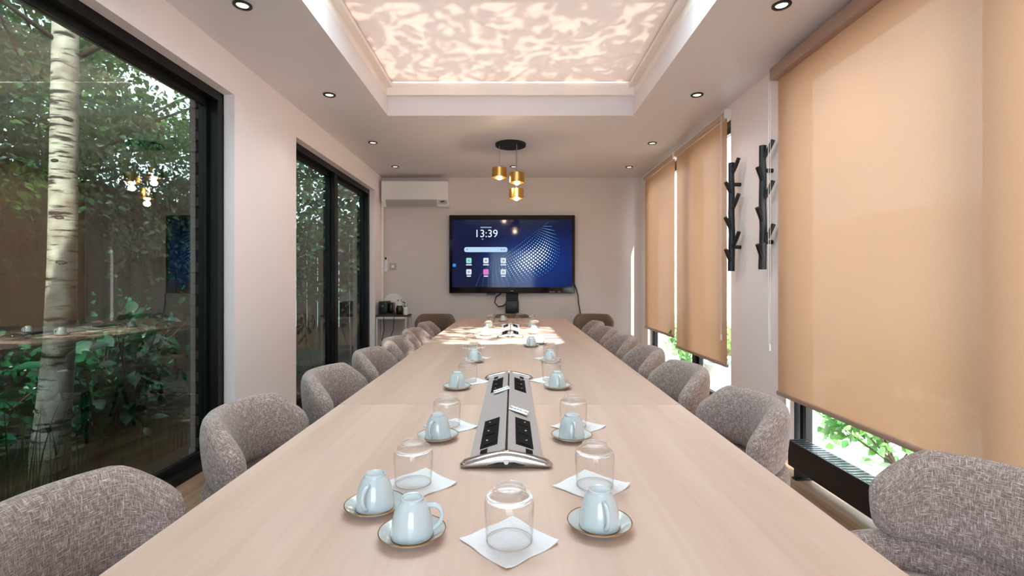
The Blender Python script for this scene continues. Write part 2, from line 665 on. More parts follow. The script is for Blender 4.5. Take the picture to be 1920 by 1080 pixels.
M['pale_bark'] = principled('pale_bark', rgb(140, 122, 104), 0.8, noise=(20, 0.2), bump=(60, 0.5))
M['soil'] = principled('dark_soil', rgb(36, 30, 24), 0.95, noise=(14, 0.4), bump=(20, 0.8))
M['fence'] = mat_wood('fence_board', rgb(84, 62, 50), rgb(44, 32, 26), 'z', 0.6, 0.7)
M['brick'] = principled('red_brown_brick', rgb(84, 62, 54), 0.85, noise=(18, 0.2), bump=(60, 0.5))
M['mortar'] = principled('mortar', rgb(62, 50, 44), 0.9, noise=(40, 0.1))
M['paving'] = principled('pale_paving', rgb(222, 216, 208), 0.8, noise=(6, 0.05))
M['render'] = principled('pale_render', rgb(236, 234, 230), 0.8, noise=(5, 0.03))
M['pot'] = principled('grey_pot', rgb(196, 192, 190), 0.7, noise=(12, 0.05))
M['roof'] = principled('roof_felt', rgb(120, 116, 112), 0.9, noise=(12, 0.1))

# ------------------------------------------------------------------ room shell
XL, XR, YB, YF, ZC = -1.9, 1.9, -1.6, 7.2, 2.75
SKX0, SKX1, SKY0, SKY1 = -1.15, 1.12, 1.45, 4.54
HL = 2.49                                   # head of the garden windows

fl = struct(MB().box(XL - .15, XR + .15, YB - .2, YF + .2, -.12, -.02).build('floor', M['subfloor']))
# floor planks, each a part of the floor
pw, pl = 0.16, 1.3
meshes = {}
nx = int(math.ceil((XR - XL + .2) / pw))
for i in range(nx):
    x0 = XL - .1 + i * pw
    off = (i * 0.47) % pl
    y = YB - .15 - off
    while y < YF + .1:
        y0, y1 = max(y, YB - .15), min(y + pl, YF + .1)
        if y1 - y0 > .05:
            key = round(y1 - y0, 3)
            if key not in meshes:
                mb = MB().box(0, pw - .003, 0, key - .003, -.02, 0.0)
                o = mb.build('plank', M['floor'], fl)
                meshes[key] = o.data
            else:
                o = bpy.data.objects.new('plank', meshes[key])
                COL.objects.link(o)
                o.parent = fl
            o.location = (x0, y0, 0)
        y += pl

# ceiling with the skylight opening, and the white upstand above it
mb = MB()
mb.box(XL - .2, SKX0, YB - .2, YF + .2, ZC, 2.93)
mb.box(SKX1, XR + .1, YB - .2, YF + .2, ZC, 2.93)
mb.box(SKX0, SKX1, YB - .2, SKY0, ZC, 2.93)
mb.box(SKX0, SKX1, SKY1, YF + .2, ZC, 2.93)
struct(mb.build('ceiling', M['ceiling']))
mb = MB()
mb.box(XL - .2, SKX0 - .0, YB - .2, YF + .2, 2.93, 3.25)
mb.box(SKX1, XR + .1, YB - .2, YF + .2, 2.93, 3.25)
mb.box(SKX0, SKX1, YB - .2, SKY0, 2.93, 3.25)
mb.box(SKX0, SKX1, SKY1 - .03, YF + .2, 2.93, 3.25)
struct(mb.build('trim_1', M['trim']))
# side channels of the skylight blind
for n, (xa, xb) in enumerate(((SKX0, SKX0 + .05), (SKX1 - .05, SKX1))):
    mb = MB()
    mb.box(xa, xb, SKY0, SKY1 - .03, 3.0, 3.035)
    mb.box(xa, xb, SKY0, SKY1 - .03, 3.06, 3.09)
    struct(mb.build('trim_%d' % (n + 2), M['trim']))
# skylight glazing
win = struct(MB().box(SKX0 - .05, SKX1 + .05, SKY0 - .05, SKY1 + .02, 3.26, 3.27).build('window_5', M['glass']))
mb = MB()
for yy in (SKY0 - .02, 3.0, SKY1):
    mb.box(SKX0 - .06, SKX1 + .06, yy - .025, yy + .025, 3.25, 3.30)
for xx in (SKX0, SKX1):
    mb.box(xx - .03, xx + .03, SKY0 - .05, SKY1 + .05, 3.25, 3.30)
mb.build('window_frame', M['metal_white'], win)

# left wall (garden side)
mb = MB()
mb.box(XL - .07, XL, 3.36, 4.32, 0, HL)                      # pier between the two garden windows (inner lining)
mb.box(XL - .2, XL, 6.80, YF + .2, 0, ZC)
mb.box(XL - .2, XL, YB - .2, -.6, 0, ZC)
mb.box(XL - .2, XL, -.6, 6.80, HL, ZC)
mb.box(XL - .2, XL - .07, 3.37, 4.31, 0, HL)
wl = struct(mb.build('wall_left', M['wall']))
# brick outer skin: courses of the garden side reveal
mb = MB().box(XL - .303, XL - .20, 3.375, 4.305, 0, HL + .3)
mb.build('mortar_core', M['mortar'], wl)
bm0 = None
z = 0.0
k = 0
while z < HL:
    for (x0, wx) in (((XL - .308, .104),) if k % 2 else ((XL - .308, .052), (XL - .248, .045))):
        key = ('b', wx)
        if key not in meshes:
            o = MB().box(0, wx, 0, .03, 0, .065, 0.004, 1).build('brick', M['brick'], wl)
            meshes[key] = o.data
        else:
            o = bpy.data.objects.new('brick', meshes[key])
            COL.objects.link(o)
            o.parent = wl
        o.location = (x0, 3.355 + random.uniform(-.002, .002), z)
    z += .075
    k += 1

# right wall (blind side)
mb = MB()
HR, SR = 2.66, 0.14
WT = XR + .1
mb.box(XR, WT, YB - .2, .35, 0, ZC)
mb.box(XR, WT, .35, 3.40, HR, ZC)
mb.box(XR, WT, 3.40, 4.26, 0, ZC)
mb.box(XR, WT, 4.26, 6.86, HR, ZC)
mb.box(XR, WT, 6.86, YF + .2, 0, ZC)
mb.box(XR, WT, .35, 3.40, -.02, .03)
mb.box(XR, WT, 4.26, 6.86, -.02, .03)
struct(mb.build('wall_right', M['wall']))
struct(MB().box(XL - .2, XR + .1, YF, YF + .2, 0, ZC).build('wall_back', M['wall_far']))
# wall behind the camera: unseen, its glazed opening added to let in frontal fill light
mb = MB()
mb.box(XL - .2, -.75, YB - .2, YB, 0, ZC)
mb.box(.75, XR + .1, YB - .2, YB, 0, ZC)
mb.box(-.75, .75, YB - .2, YB, 2.3, ZC)
struct(mb.build('wall_front', M['wall']))
w6 = struct(MB().box(-.75, .75, YB - .11, YB - .10, 0.02, 2.3).build('window_6', M['glass']))
mb = MB()
for x in (-.72, 0, .72):
    mb.box(x - .03, x + .03, YB - .14, YB - .06, 0, 2.3)
mb.box(-.75, .75, YB - .14, YB - .06, 2.24, 2.3)
mb.box(-.75, .75, YB - .14, YB - .06, 0, .06)
mb.build('window_frame', M['black_frame'], w6)

# baseboards
struct(MB().box(XL, XL + .012, 3.36, 4.32, 0, .07).build('baseboard_left', M['trim']))
struct(MB().box(XR - .012, XR, 3.40, 4.26, 0, .07).build('baseboard_right', M['trim']))
struct(MB().box(XL, XR, YF - .012, YF, 0, .07).build('baseboard_back', M['trim']))

# ------------------------------------------------------------------ garden windows (left)
def garden_window(n, y0, y1, mull):
    xg = XL - .155
    w = struct(MB().box(xg - .004, xg + .004, y0 + .05, y1 - .05, .05, HL - .05).build('window_%d' % n, M['glass_garden']))
    xa, xb = XL - .19, XL - .075
    fr = MB()
    fr.box(xa, xb, y0, y1, HL - .06, HL)
    fr.box(xa, xb, y0, y1, 0, .05)
    fr.box(xa, xb, y0, y0 + .07, .05, HL - .06)
    fr.box(xa, xb, y1 - .065, y1, .05, HL - .06)
    fr.build('window_frame', M['black_frame'], w)
    for my in mull:
        MB().box(xa + .01, xb - .01, my - .05, my + .05, .05, HL - .06, .004, 1).build('mullion', M['black_frame'], w)
    sash = MB()
    edges = [y0 + .07] + [v for my in mull for v in (my - .05, my + .05)] + [y1 - .065]
    for a, b in zip(edges[::2], edges[1::2]):
        sash.box(xg - .03, xg + .02, a, a + .03, .05, HL - .06)
        sash.box(xg - .03, xg + .02, b - .03, b, .05, HL - .06)
        sash.box(xg - .03, xg + .02, a, b, .05, .10)
        sash.box(xg - .03, xg + .02, a, b, HL - .10, HL - .06)
    sash.build('sash', M['black_frame'], w)
    # blackish inner reveal lining
    return w


garden_window(1, -.6, 3.36, [])
garden_window(2, 4.32, 6.80, [5.55])

# ------------------------------------------------------------------ right windows
def street_window(n, y0, y1, mull):
    xg = XR + .085
    w = struct(MB().box(xg - .004, xg + .004, y0 + .05, y1 - .05, .06, HR - .05).build('window_%d' % n, M['glass']))
    xa, xb = XR + .055, XR + .10
    fr = MB()
    fr.box(xa, xb, y0, y1, HR - .06, HR)
    fr.box(xa, xb, y0, y1, .03, .09)
    fr.box(xa, xb, y0, y0 + .07, .09, HR - .06)
    fr.box(xa, xb, y1 - .07, y1, .09, HR - .06)
    fr.build('window_frame', M['blue_frame'], w)
    for my in mull:
        MB().box(xa - .01, xb + .01, my - .05, my + .05, .09, HR - .06, .004, 1).build('mullion', M['black_frame'], w)
    s = MB()
    edges = [y0 + .07] + [v for my in mull for v in (my - .05, my + .05)] + [y1 - .07]
    for a, b in zip(edges[::2], edges[1::2]):
        s.box(xg - .02, xg + .025, a, a + .05, .09, HR - .06)
        s.box(xg - .02, xg + .025, b - .05, b, .09, HR - .06)
        s.box(xg - .02, xg + .025, a, b, .09, .13)
        s.box(xg - .02, xg + .025, a, b, HR - .11, HR - .06)
    s.build('sash', M['black_frame'], w)
    return w


street_window(3, .35, 3.40, [1.95])
street_window(4, 4.26, 6.86, [5.25])

# ------------------------------------------------------------------ roller blinds
def roller_blind(y0, y1, zb, x, label, cassette=True, chain_y=None, chain_z=0.6):
    t = thing('roller_blind', (x, (y0 + y1) / 2, 2.66), label, 'blind', group='tan roller blinds over the right-hand windows')
    L = (y1 - y0) / 2
    zt = 2.66
    def loc(mb): return mb
    # slightly rippled cloth with real thickness
    ny, nz = 40, 12
    bm = MB()
    rows = []
    for s in (0, 1):
        g = []
        for i in range(ny + 1):
            yy = -L + .012 + (2 * L - .024) * i / ny
            col = []
            for j in range(nz + 1):
                zz = -.03 + (zb - zt + .03) * j / nz
                dx = .0015 * math.sin(yy * 3.1 + 1.0) * (j / nz)
                col.append(bm.bm.verts.new((dx + s * .0008, yy, zz)))
            g.append(col)
        rows.append(g)
    g = rows[0]
    for i in range(ny):
        for j in range(nz):
            bm.bm.faces.new((g[i][j], g[i + 1][j], g[i + 1][j + 1], g[i][j + 1]))
    for col in rows[1]:
        for v in col:
            bm.bm.verts.remove(v)
    bm.build('fabric', M['blind'], t, smooth='all', normals=False)
    MB().box(-.012, .012, -L + .006, L - .006, zb - zt - .028, zb - zt + .002, .006, 2).build('bottom_bar', M['cream'], t, smooth=True)
    if cassette == 'box':
        MB().box(-.05, .035, -L - .012, L + .012, -.045, .04, .006, 2).build('cassette', M['cream'], t, smooth=True)
    else:
        MB().cyl(.028, -L, L, 20, (0.0, 0, 0), 'y').build('roller_tube', M['blind_solid'], t, smooth=True)
        for yy in (-L - .012, L):
            MB().box(-.035, .036, yy, yy + .012, -.04, .04, .004, 1).build('end_bracket', M['plastic_white'], t)
    if chain_y is not None:
        cyv = chain_y - (y0 + y1) / 2
        c = MB()
        pts = [(-.03, cyv + .012, 0.0), (-.03, cyv + .014, (chain_z - zt) * .5), (-.03, cyv + .010, chain_z - zt + .03),
               (-.03, cyv, chain_z - zt), (-.03, cyv - .010, chain_z - zt + .03), (-.03, cyv - .014, (chain_z - zt) * .5), (-.03, cyv - .012, 0.0)]
        c.tube(pts, .0016, 6)
        ch = c.build('pull_chain', M['plastic_white'], t)
        MB().box(-.036, -.022, cyv - .008, cyv + .008, chain_z - zt - .04, chain_z - zt + .01, .003, 1).build('chain_weight', M['plastic_white'], ch)
    return t


M['blind_solid'] = principled('tan_rolled_fabric', rgb(196, 172, 152), 0.8, noise=(60, 0.04))
roller_blind(.42, 3.425, .452, 1.852, 'largest tan roller blind, nearest on the right, with long cassette box', 'box', 3.475, .76)
roller_blind(4.235, 5.56, .497, 1.862, 'middle tan roller blind beside the two black coat racks', True, 4.30, .74)
roller_blind(5.60, 6.862, .60, 1.862, 'farthest tan roller blind next to the screen wall, hanging shortest', True)

# skylight blind: taut cloth between the side channels, near part left open
t = thing('skylight_blind', (0, SKY1, 3.05), 'pale translucent blind stretched under the skylight with dappled leaf shadows', 'blind')
b = MB()
b.box(SKX0 + .004, SKX1 - .004, -1.42, -.035, -.001, .001)
b.build('fabric', M['sky_blind'], t, normals=True)
MB().box(SKX0 + .01, SKX1 - .01, -1.46, -1.42, -.012, .012, .004, 1).build('leading_bar', M['metal_white'], t)

# ------------------------------------------------------------------ boardroom table
TZ = .75
tt = thing('boardroom_table', (0, 3.3, 0), 'very long bleached oak boardroom table running down the middle of the room', 'table')


def tl(y): return -.637 - .023 * (y - .75) / 5.55
def tr(y): return .612 + .068 * (y - .75) / 5.55


segs = [(.30, 1.82), (1.82, 4.05), (4.05, 6.32)]
for a, b_ in segs:
    a2, b2 = a + .0007, b_ - .0007
    mb = MB()
    pts = [(tl(a2), a2), (tr(a2), a2), (tr(b2), b2), (tl(b2), b2)]
    mb.hexa([(x, y - 3.3, TZ - .028) for x, y in pts] + [(x, y - 3.3, TZ) for x, y in pts])
    bmesh.ops.bevel(mb.bm, geom=mb.bm.edges[:], offset=.0012, segments=1, affect='EDGES')
    mb.build('tabletop', M['table'], tt)
for y in (.55, 1.95, 3.9, 5.9):
    MB().box(-.33, .33, y - 3.3 - .025, y - 3.3 + .025, .0, TZ - .03, .003, 1).build('leg', M['table'], tt)
MB().box(-.03, .03, -2.7, 2.6, .45, .60).build('stretcher', M['table'], tt)

# ------------------------------------------------------------------ chairs
def sgn(v, p): return math.copysign(abs(v) ** p, v)


def smooth01(x):
    x = max(0, min(1, x))
    return x * x * (3 - 2 * x)


def curved_pad(a, b, th0, n, ztf, zbf, thick, lean, ext=0.0, m=20, ease=.16, power=.72):
    """upholstered band bent round the sitter; returns section loops. chair faces +x"""
    path = []
    if ext > 0:
        for k in range(6):
            path.append((ext * (1 - k / 6), -b, (0, -1)))
    for i in range(n + 1):
        th = math.radians(-th0 + 2 * th0 * i / n)
        nx_, ny_ = -math.cos(th) / a, math.sin(th) / b
        l = math.hypot(nx_, ny_)
        path.append((-a * math.cos(th), b * math.sin(th), (nx_ / l, ny_ / l)))
    if ext > 0:
        for k in range(1, 7):
            path.append((ext * k / 6, b, (0, 1)))
    # arclength param
    s = [0]
    for p, q in zip(path[:-1], path[1:]):
        s.append(s[-1] + math.hypot(p[0] - q[0], p[1] - q[1]))
    Ltot = s[-1]
    loops = []
    e = ease * Ltot / 2
    for (x, y, nrm), d in zip(path, s):
        u = d / Ltot * 2 - 1
        q = min(d, Ltot - d) / e
        sh = math.sqrt(max(0, 1 - (1 - min(1, q)) ** 2)) if q < 1 else 1
        sh = max(sh, .06)
        zt, zb = ztf(abs(u)), zbf(abs(u))
        zc, h = (zt + zb) / 2, (zt - zb) / 2 * (0.35 + .65 * sh)
        tk = thick * sh
        lp = []
        for j in range(m):
            ph = 2 * PI * j / m
            zz = zc + h * sgn(math.sin(ph), power)
            rr = tk * sgn(math.cos(ph), power) + lean * (zz - zb)
            lp.append((x + nrm[0] * rr, y + nrm[1] * rr, zz))
        loops.append(lp)
    return loops


def make_chair(fabric):
    t = thing('upholstered_chair', (0, 0, 0), 'x', 'chair')
    lo = curved_pad(.205, .252, 82, 36, lambda u: .768 - .085 * smooth01((u - .58) / .42), lambda u: .530 + .012 * u, .042, .085)
    lo = [[(x - .062, y, z) for x, y, z in lp] for lp in lo]
    MB().sweep(lo).build('backrest', fabric, t, smooth='all')
    lo = curved_pad(.285, .288, 90, 30, lambda u: .545 - .04 * smooth01((u - .4) / .6), lambda u: .40, .036, .04, ext=.16)
    MB().sweep(lo).build('seat_shell', fabric, t, smooth='all')
    # seat cushion
    loops = []
    m_ = 32
    for (sc, z) in ((.05, .375), (.75, .37), (.96, .385), (1.0, .41), (1.0, .445), (.95, .468), (.8, .480), (.4, .486), (.05, .487)):
        lp = []
        for j in range(m_):
            ph = 2 * PI * j / m_
            x = .262 * sgn(math.cos(ph), .8) * sc + .03
            y = .248 * sgn(math.sin(ph), .8) * sc
            lp.append((x, y, z))
        loops.append(lp)
    mb = MB().sweep(loops)
    mb.planar_uv()
    mb.build('seat', fabric, t, smooth='all')
    for sx in (-1, 1):
        for sy in (-1, 1):
            MB().tube([(sx * .16, sy * .16, .38), (sx * .225, sy * .225, 0.0)], [.016, .010], 12).build('leg', M['matt_black'], t, smooth=True)
    return t


proto = make_chair(M['weave'])
proto_b = make_chair(M['weave_brown'])
ordinal = ['first', 'second', 'third', 'fourth', 'fifth', 'sixth', 'seventh']
used = False


def put(p, first, x, y, rz, label, group):
    o = p if first else copy_tree(p)
    o.location = (x, y, 0)
    o.rotation_euler = (0, 0, rz)
    o['label'] = label
    o['group'] = group
    return o


GL, GR = 'grey-brown chairs along the left of the table', 'grey-brown chairs along the right of the table'
left = [(-.715, .98, .05), (-.735, 1.76, .03), (-.715, 2.48, -.02), (-.705, 3.20, .0), (-.705, 3.90, .03), (-.71, 4.64, -.03), (-.72, 5.42, .02)]
lab_l = ['nearest grey-brown woven chair left of the table, cut off by the picture corner',
         'second grey-brown woven chair from the camera on the left side',
         'third woven chair from the camera on the left, in front of the white wall pier',
         'fourth woven chair from the camera on the left, before the far garden window',
         'fifth woven chair from the camera on the left side of the table',
         'sixth woven chair from the camera on the left, nearly hidden by the fifth',
         'farthest woven chair on the left side, in front of the brown end chair']
for i, (x, y, r) in enumerate(left):
    put(proto, i == 0, x, y, r, lab_l[i], GL)
right = [(.935, 1.02, PI + .30), (.705, 1.90, PI - .04), (.70, 2.60, PI + .02), (.70, 3.32, PI - .03), (.705, 4.05, PI + .02), (.71, 4.80, PI + .03), (.72, 5.55, PI - .02)]
lab_r = ['nearest grey-brown woven chair on the right, pulled out and turned from the table',
         'second woven chair from the camera on the right, beside the end of the black radiator',
         'third woven chair from the camera on the right side of the table',
         'fourth woven chair from the camera on the right, before the middle blind',
         'fifth woven chair from the camera on the right side of the table',
         'sixth woven chair from the camera on the right side of the table',
         'farthest woven chair on the right side, in front of the brown end chair']
for i, (x, y, r) in enumerate(right):
    put(proto, False, x, y, r, lab_r[i], GR)
GB = 'brown chairs by the screen wall'
put(proto_b, True, -1.07, 6.70, -PI / 2, 'brown upholstered chair by the screen wall, left of the table end', GB)
put(proto_b, False, 1.12, 6.70, -PI / 2 - .1, 'brown upholstered chair by the screen wall, right of the table end', GB)
o = put(proto_b, False, .0, 6.66, -PI / 2, 'brown chair at the far head of the table under the screen', GB)

# ------------------------------------------------------------------ table power units
def power_unit(y0, label, light=True):
    L = 1.12
    t = thing('table_power_unit', (-.014, y0, TZ), label, 'power unit', group='power units let into the table')
    hw = .092
    rise = .030

    def zt(x): return .010 + rise * (1 - abs(x) / hw)
    for s in (-1, 1):
        mb = MB()
        x0, x1 = s * .003, s * hw
        pts = [(x0, .02), (x1, .02), (x1, L - .02), (x0, L - .02)]
        mb.hexa([(x, y, .0) for x, y in pts] + [(x, y, zt(x)) for x, y in pts])
        mb.build('lid', M['alu'], t)
        # raised inner strip by the slot
        xa, xb = s * .0035, s * .018
        pts = [(xa, .021), (xb, .021), (xb, L - .021), (xa, L - .021)]
        mb = MB()
        mb.hexa([(x, y, zt(x) - .002) for x, y in pts] + [(x, y, zt(x) + .0025) for x, y in pts])
        mb.build('slot_strip', M['alu'], t)
        for (ya, yb, small) in ((.085, .34, .050), (.74, .985, 1.03)):
            xa, xb = s * .024, s * .070
            pts = [(xa, ya), (xb, ya), (xb, yb), (xa, yb)]
            mb = MB()
            mb.hexa([(x, y, zt(x) - .003) for x, y in pts] + [(x, y, zt(x) + .0015) for x, y in pts])
            sp = mb.build('socket_panel', M['socket_black'], t)
            nS = 3
            for k in range(nS):
                yc = ya + (yb - ya) * (k + .5) / nS
                xc = s * .047
                mb = MB()
                z = zt(xc)
                sl = -s * rise / hw
                w = .030
                q = [(xc - .014, yc - w), (xc + .014, yc - w), (xc + .014, yc + w), (xc - .014, yc + w)]
                mb.hexa([(x, y, zt(x) - .001) for x, y in q] + [(x, y, zt(x) + .0035) for x, y in q])
                mb.build('socket', M['socket_black'], sp)
                for dx in (-.006, .006):
                    MB().cyl(.0028, zt(xc) + .003, zt(xc) + .0046, 10, (xc + dx, yc, 0)).build('socket_pin', M['plastic_grey'], sp)
            # little data port beside the socket panel
            yc = small
            xc = s * .058
            q = [(xc - .009, yc - .022), (xc + .009, yc - .022), (xc + .009, yc + .022), (xc - .009, yc + .022)]
            mb = MB()
            mb.hexa([(x, y, zt(x) - .001) for x, y in q] + [(x, y, zt(x) + .0015) for x, y in q])
            mb.build('data_port', M['socket_black'], t)
    MB().box(-.003, .003, .02, L - .02, 0, .028).build('slot', M['bark'], t)
    # polished arched end caps
    for ye, d in ((0.0, 1), (L, -1)):
        mb = MB()
        loops = []
        for i in range(25):
            u = -1 + 2 * i / 24
            x = u * .114
            arch = .038 * (1 - smooth01(abs(u)) * .92) if abs(u) < 1 else .003
            top = .013 + .027 * max(0, 1 - abs(u) ** 1.5)
            e = min(1, (1 - abs(u)) / .07)
            e = max(.25, math.sqrt(e)) if e < 1 else 1
            lp = []
            for j in range(12):
                ph = 2 * PI * j / 12
                lp.append((x, ye + d * (.012 + .017 * e * sgn(math.cos(ph), .7)), .0 + top * (.5 + .5 * e * sgn(math.sin(ph), .7))))
            loops.append(lp)
        mb.sweep(loops)
        cap = mb.build('end_cap', M['chrome'], t, smooth='all')
        MB().lathe([(0, -.001), (.006, -.001), (.006, .001), (0, .001)], 12, (0, ye - d * .006, .018), 'y').build('cap_screw', M['plastic_white'], cap)
        mb = MB()
        lp = [(-.045, .009), (-.02, .017), (.02, .017), (.045, .009), (.02, .0075), (-.02, .0075)]
        a_ = [mb.bm.verts.new((x, ye - d * .0052, z)) for x, z in lp]
        b2 = [mb.bm.verts.new((x, ye + d * .004, z)) for x, z in lp]
        mb.bm.faces.new(a_)
        mb.bm.faces.new(list(reversed(b2)))
        for i in range(6):
            mb.bm.faces.new((a_[i], a_[(i + 1) % 6], b2[(i + 1) % 6], b2[i]))
        mb.build('cap_slot', M['black'], cap)
    return t


power_unit(1.19, 'near aluminium table power unit with black socket panels and paper tags')
power_unit(4.02, 'far aluminium table power unit with black socket panels, in the sunlit patch')


def text_obj(name, body, size, mat, parent, loc, rot, extrude=.0002, align='CENTER'):
    cu = bpy.data.curves.new(name, 'FONT')
    cu.body = body
    cu.size = size
    cu.align_x = align
    cu.align_y = 'CENTER'
    cu.extrude = extrude
    o = bpy.data.objects.new(name, cu)
    COL.objects.link(o)
    dg = bpy.context.evaluated_depsgraph_get()
    me = bpy.data.meshes.new_from_object(o.evaluated_get(dg))
    bpy.data.objects.remove(o)
    bpy.data.curves.remove(cu)
    o = bpy.data.objects.new(name, me)
    me.materials.clear()
    me.materials.append(mat)
    COL.objects.link(o)
    o.parent = parent
    o.location = loc
    o.rotation_euler = rot
    return o


def paper_tag(px, py, z, rz, tilt, label):
    t = thing('paper_tag', (px, py, z), label, 'label', rz, 'paper tags on the near power unit')
    t.rotation_euler = (0, tilt, rz)
    MB().box(-.031, .031, -.024, .024, 0, .0006).build('paper', M['paper'], t)
    text_obj('writing', 'EAM-A', .021, M['ink'], t, (0, 0, .0009), (0, 0, 0))


paper_tag(.022, 1.60, TZ + .036, -.18, .28, 'white paper tag with blue letters, nearer of two on the power unit')
paper_tag(-.040, 1.90, TZ + .038, .16, -.28, 'white paper tag with faint writing, farther of two on the power unit')

# ------------------------------------------------------------------ cups, saucers, tumblers, napkins
def make_cup():
    t = thing('espresso_cup', (0, 0, 0), 'x', 'cup')
    prof = [(.0345, .001), (.0365, 0), (.0372, .002), (.0372, .010), (.0358, .024), (.0325, .040), (.0275, .053), (.0225, .0605), (.0205, .0625),
            (.0202, .064), (.0202, .0675), (.019, .0685), (.0168, .0680), (.0160, .0660), (.013, .0653), (0, .0650)]
    inner = [(0, .060), (.02, .0575), (.03, .040), (.0345, .012), (.0345, .001)]
    MB().lathe(list(reversed(prof)) + [], 40).lathe(inner, 40).build('body', M['porcelain'], t, smooth=True)
    pts = []
    for k in range(15):
        a = -1.35 + 2.75 * k / 14
        pts.append((.0285 + .0235 * math.cos(a) - .004 * math.sin(a) * -1, 0, .031 + .0225 * math.sin(a)))
    pts[0] = (.0345, 0, .008)
    pts[-1] = (.0255, 0, .053)
    MB().tube(pts, [.0038 + .0008 * abs(k - 7) / 7 for k in range(15)], 10).build('handle', M['porcelain'], t, smooth='all')
    MB().lathe([(.0366, .0004), (.0376, .0008), (.0376, .0022), (.0368, .0022)], 40).build('gilt_rim', M['gold'], t, smooth=True)
    return t


def make_saucer():
    t = thing('saucer', (0, 0, 0), 'x', 'saucer')
    prof = [(0, .0035), (.030, .0035), (.0375, .0040), (.046, .0080), (.0555, .0135), (.0585, .0155), (.0590, .0148), (.055, .0110), (.045, .0045),
            (.036, .0015), (.034, 0), (.030, 0), (.029, .0015), (0, .0015)]
    MB().lathe(prof, 48).build('dish', M['saucer'], t, smooth='all')
    MB().lathe([(.0575, .0152), (.0585, .0160), (.0594, .0150), (.0590, .0142)], 48).build('gilt_rim', M['gold'], t, smooth=True)
    return t


def make_tumbler():
    t = thing('glass_tumbler', (0, 0, 0), 'x', 'glass')
    outer = [(.0400, 0), (.0412, .012), (.0425, .035), (.0438, .058), (.0436, .066), (.0415, .074)]
    inner = [(.0385, .0), (.0397, .012), (.0410, .035), (.0422, .058), (.0418, .065), (.0395, .0705)]
    MB().lathe(inner[::-1] + outer, 40).build('body', M['tumbler'], t, smooth=True)
    base = [(.0415, .074), (.037, .0805), (.0305, .0850), (.0285, .0865), (.0285, .0905), (.0270, .0925), (.0250, .0920), (.0235, .0885), (.018, .0870), (0, .0865)]
    under = [(0, .0745), (.02, .0742), (.031, .0735), (.0375, .0720), (.0395, .0705), (.0415, .074)]
    MB().lathe(under + base, 40).build('base', M['thick_glass'], t, smooth='all')
    MB().lathe([(.0386, .0), (.0400, .0), (.0401, .0008), (.0386, .0008)], 40).build('rim', M['rim'], t, smooth=True)
    return t


M['rim'] = principled('rim_shade', rgb(205, 188, 170), 0.15, noise=(40, 0.03))


def make_napkin():
    h = .0615
    mb = MB()
    n = 10
    top, bot = [], []
    for i in range(n + 1):
        rt, rb = [], []
        for j in range(n + 1):
            u, v = -1 + 2 * i / n, -1 + 2 * j / n
            edge = max(abs(u), abs(v))
            wob = 1 + .02 * math.sin(5 * (u - v)) * edge
            lift = .0028 * (abs(u * v)) ** 4 * (1 + .6 * math.sin(3 * u + v)) + .0006 * (1 + math.sin(6 * u + 3 * v)) * edge ** 4
            rt.append(mb.bm.verts.new((u * h * wob, v * h * wob, .0020 + lift)))
            rb.append(mb.bm.verts.new((u * h * wob, v * h * wob, lift)))
        top.append(rt)
        bot.append(rb)
    for i in range(n):
        for j in range(n):
            mb.bm.faces.new((top[i][j], top[i + 1][j], top[i + 1][j + 1], top[i][j + 1]))
            mb.bm.faces.new((bot[i][j], bot[i][j + 1], bot[i + 1][j + 1], bot[i + 1][j]))
    for k in range(n):
        for a, b in (((k, 0), (k + 1, 0)), ((n, k), (n, k + 1)), ((k + 1, n), (k, n)), ((0, k + 1), (0, k))):
            mb.bm.faces.new((bot[a[0]][a[1]], bot[b[0]][b[1]], top[b[0]][b[1]], top[a[0]][a[1]]))
    o = mb.build('napkin', M['paper'], None, smooth=True)
    return tag(o, 'x', 'napkin')


cup0, saucer0, glass0, nap0 = make_cup(), make_saucer(), make_tumbler(), make_napkin()


def at(px, py, z=TZ):
    d = 920 * (1.2 - z) / (py - 531)
    return (px - 960) / 920 * d, d


first = {'c': True, 's': True, 'g': True, 'n': True}


def inst(key, src, x, y, z, rz, label, group):
    o = src if first[key] else copy_tree(src)
    first[key] = False
    o.location = (x, y, z)
    o.rotation_euler = (0, 0, rz)
    o['label'] = label
    o['group'] = group
    return o


# (x px, y px of the foot, handle direction, where)
cups = [((703, 955), -1.75, 'left of the nearest pair, behind the front cup'),
        ((773, 1008), .1, 'front left, nearest the picture bottom'),
        ((1124, 990), -1.45, 'nearest on the right-hand side'),
        ((821, 823), -1.9, 'left of the near end of the near power unit'),
        ((1072, 823), -1.5, 'right of the near end of the near power unit'),
        ((857, 729), -1.4, 'left of the far end of the near power unit'),
        ((1045, 728), -1.4, 'right of the far end of the near power unit'),
        ((889, 679), -.6, 'fourth row from the camera, left of centre'),
        ((1032, 680), -1.4, 'fourth row from the camera, right of centre'),
        ((911, 629), -1.2, 'bright one left of the far power unit'),
        ((996, 650), -2.0, 'left of the close pair beyond the near power unit'),
        ((1011, 645), -.8, 'right of the close pair beyond the near power unit'),
        ((1001, 626), -1.5, 'right of the far power unit\'s near end'),
        ((917, 614), -1.5, 'left of the middle of the far power unit'),
        ((997, 613), -1.5, 'right of the middle of the far power unit'),
        ((943, 603), -.5, 'at the far end of the table')]
GC, GS, GG, GN = 'upturned espresso cups on the table', 'gilt-rimmed saucers on the table', 'upturned glass tumblers on the table', 'white paper napkins under the tumblers'
for (px, py), rz, w in cups:
    x, y = at(px, py)
    inst('s', saucer0, x, y, TZ, 0, 'gilt-rimmed saucer under the cup ' + w, GS)
    inst('c', cup0, x, y, TZ + .0042, rz, 'upturned pale espresso cup ' + w, GC)
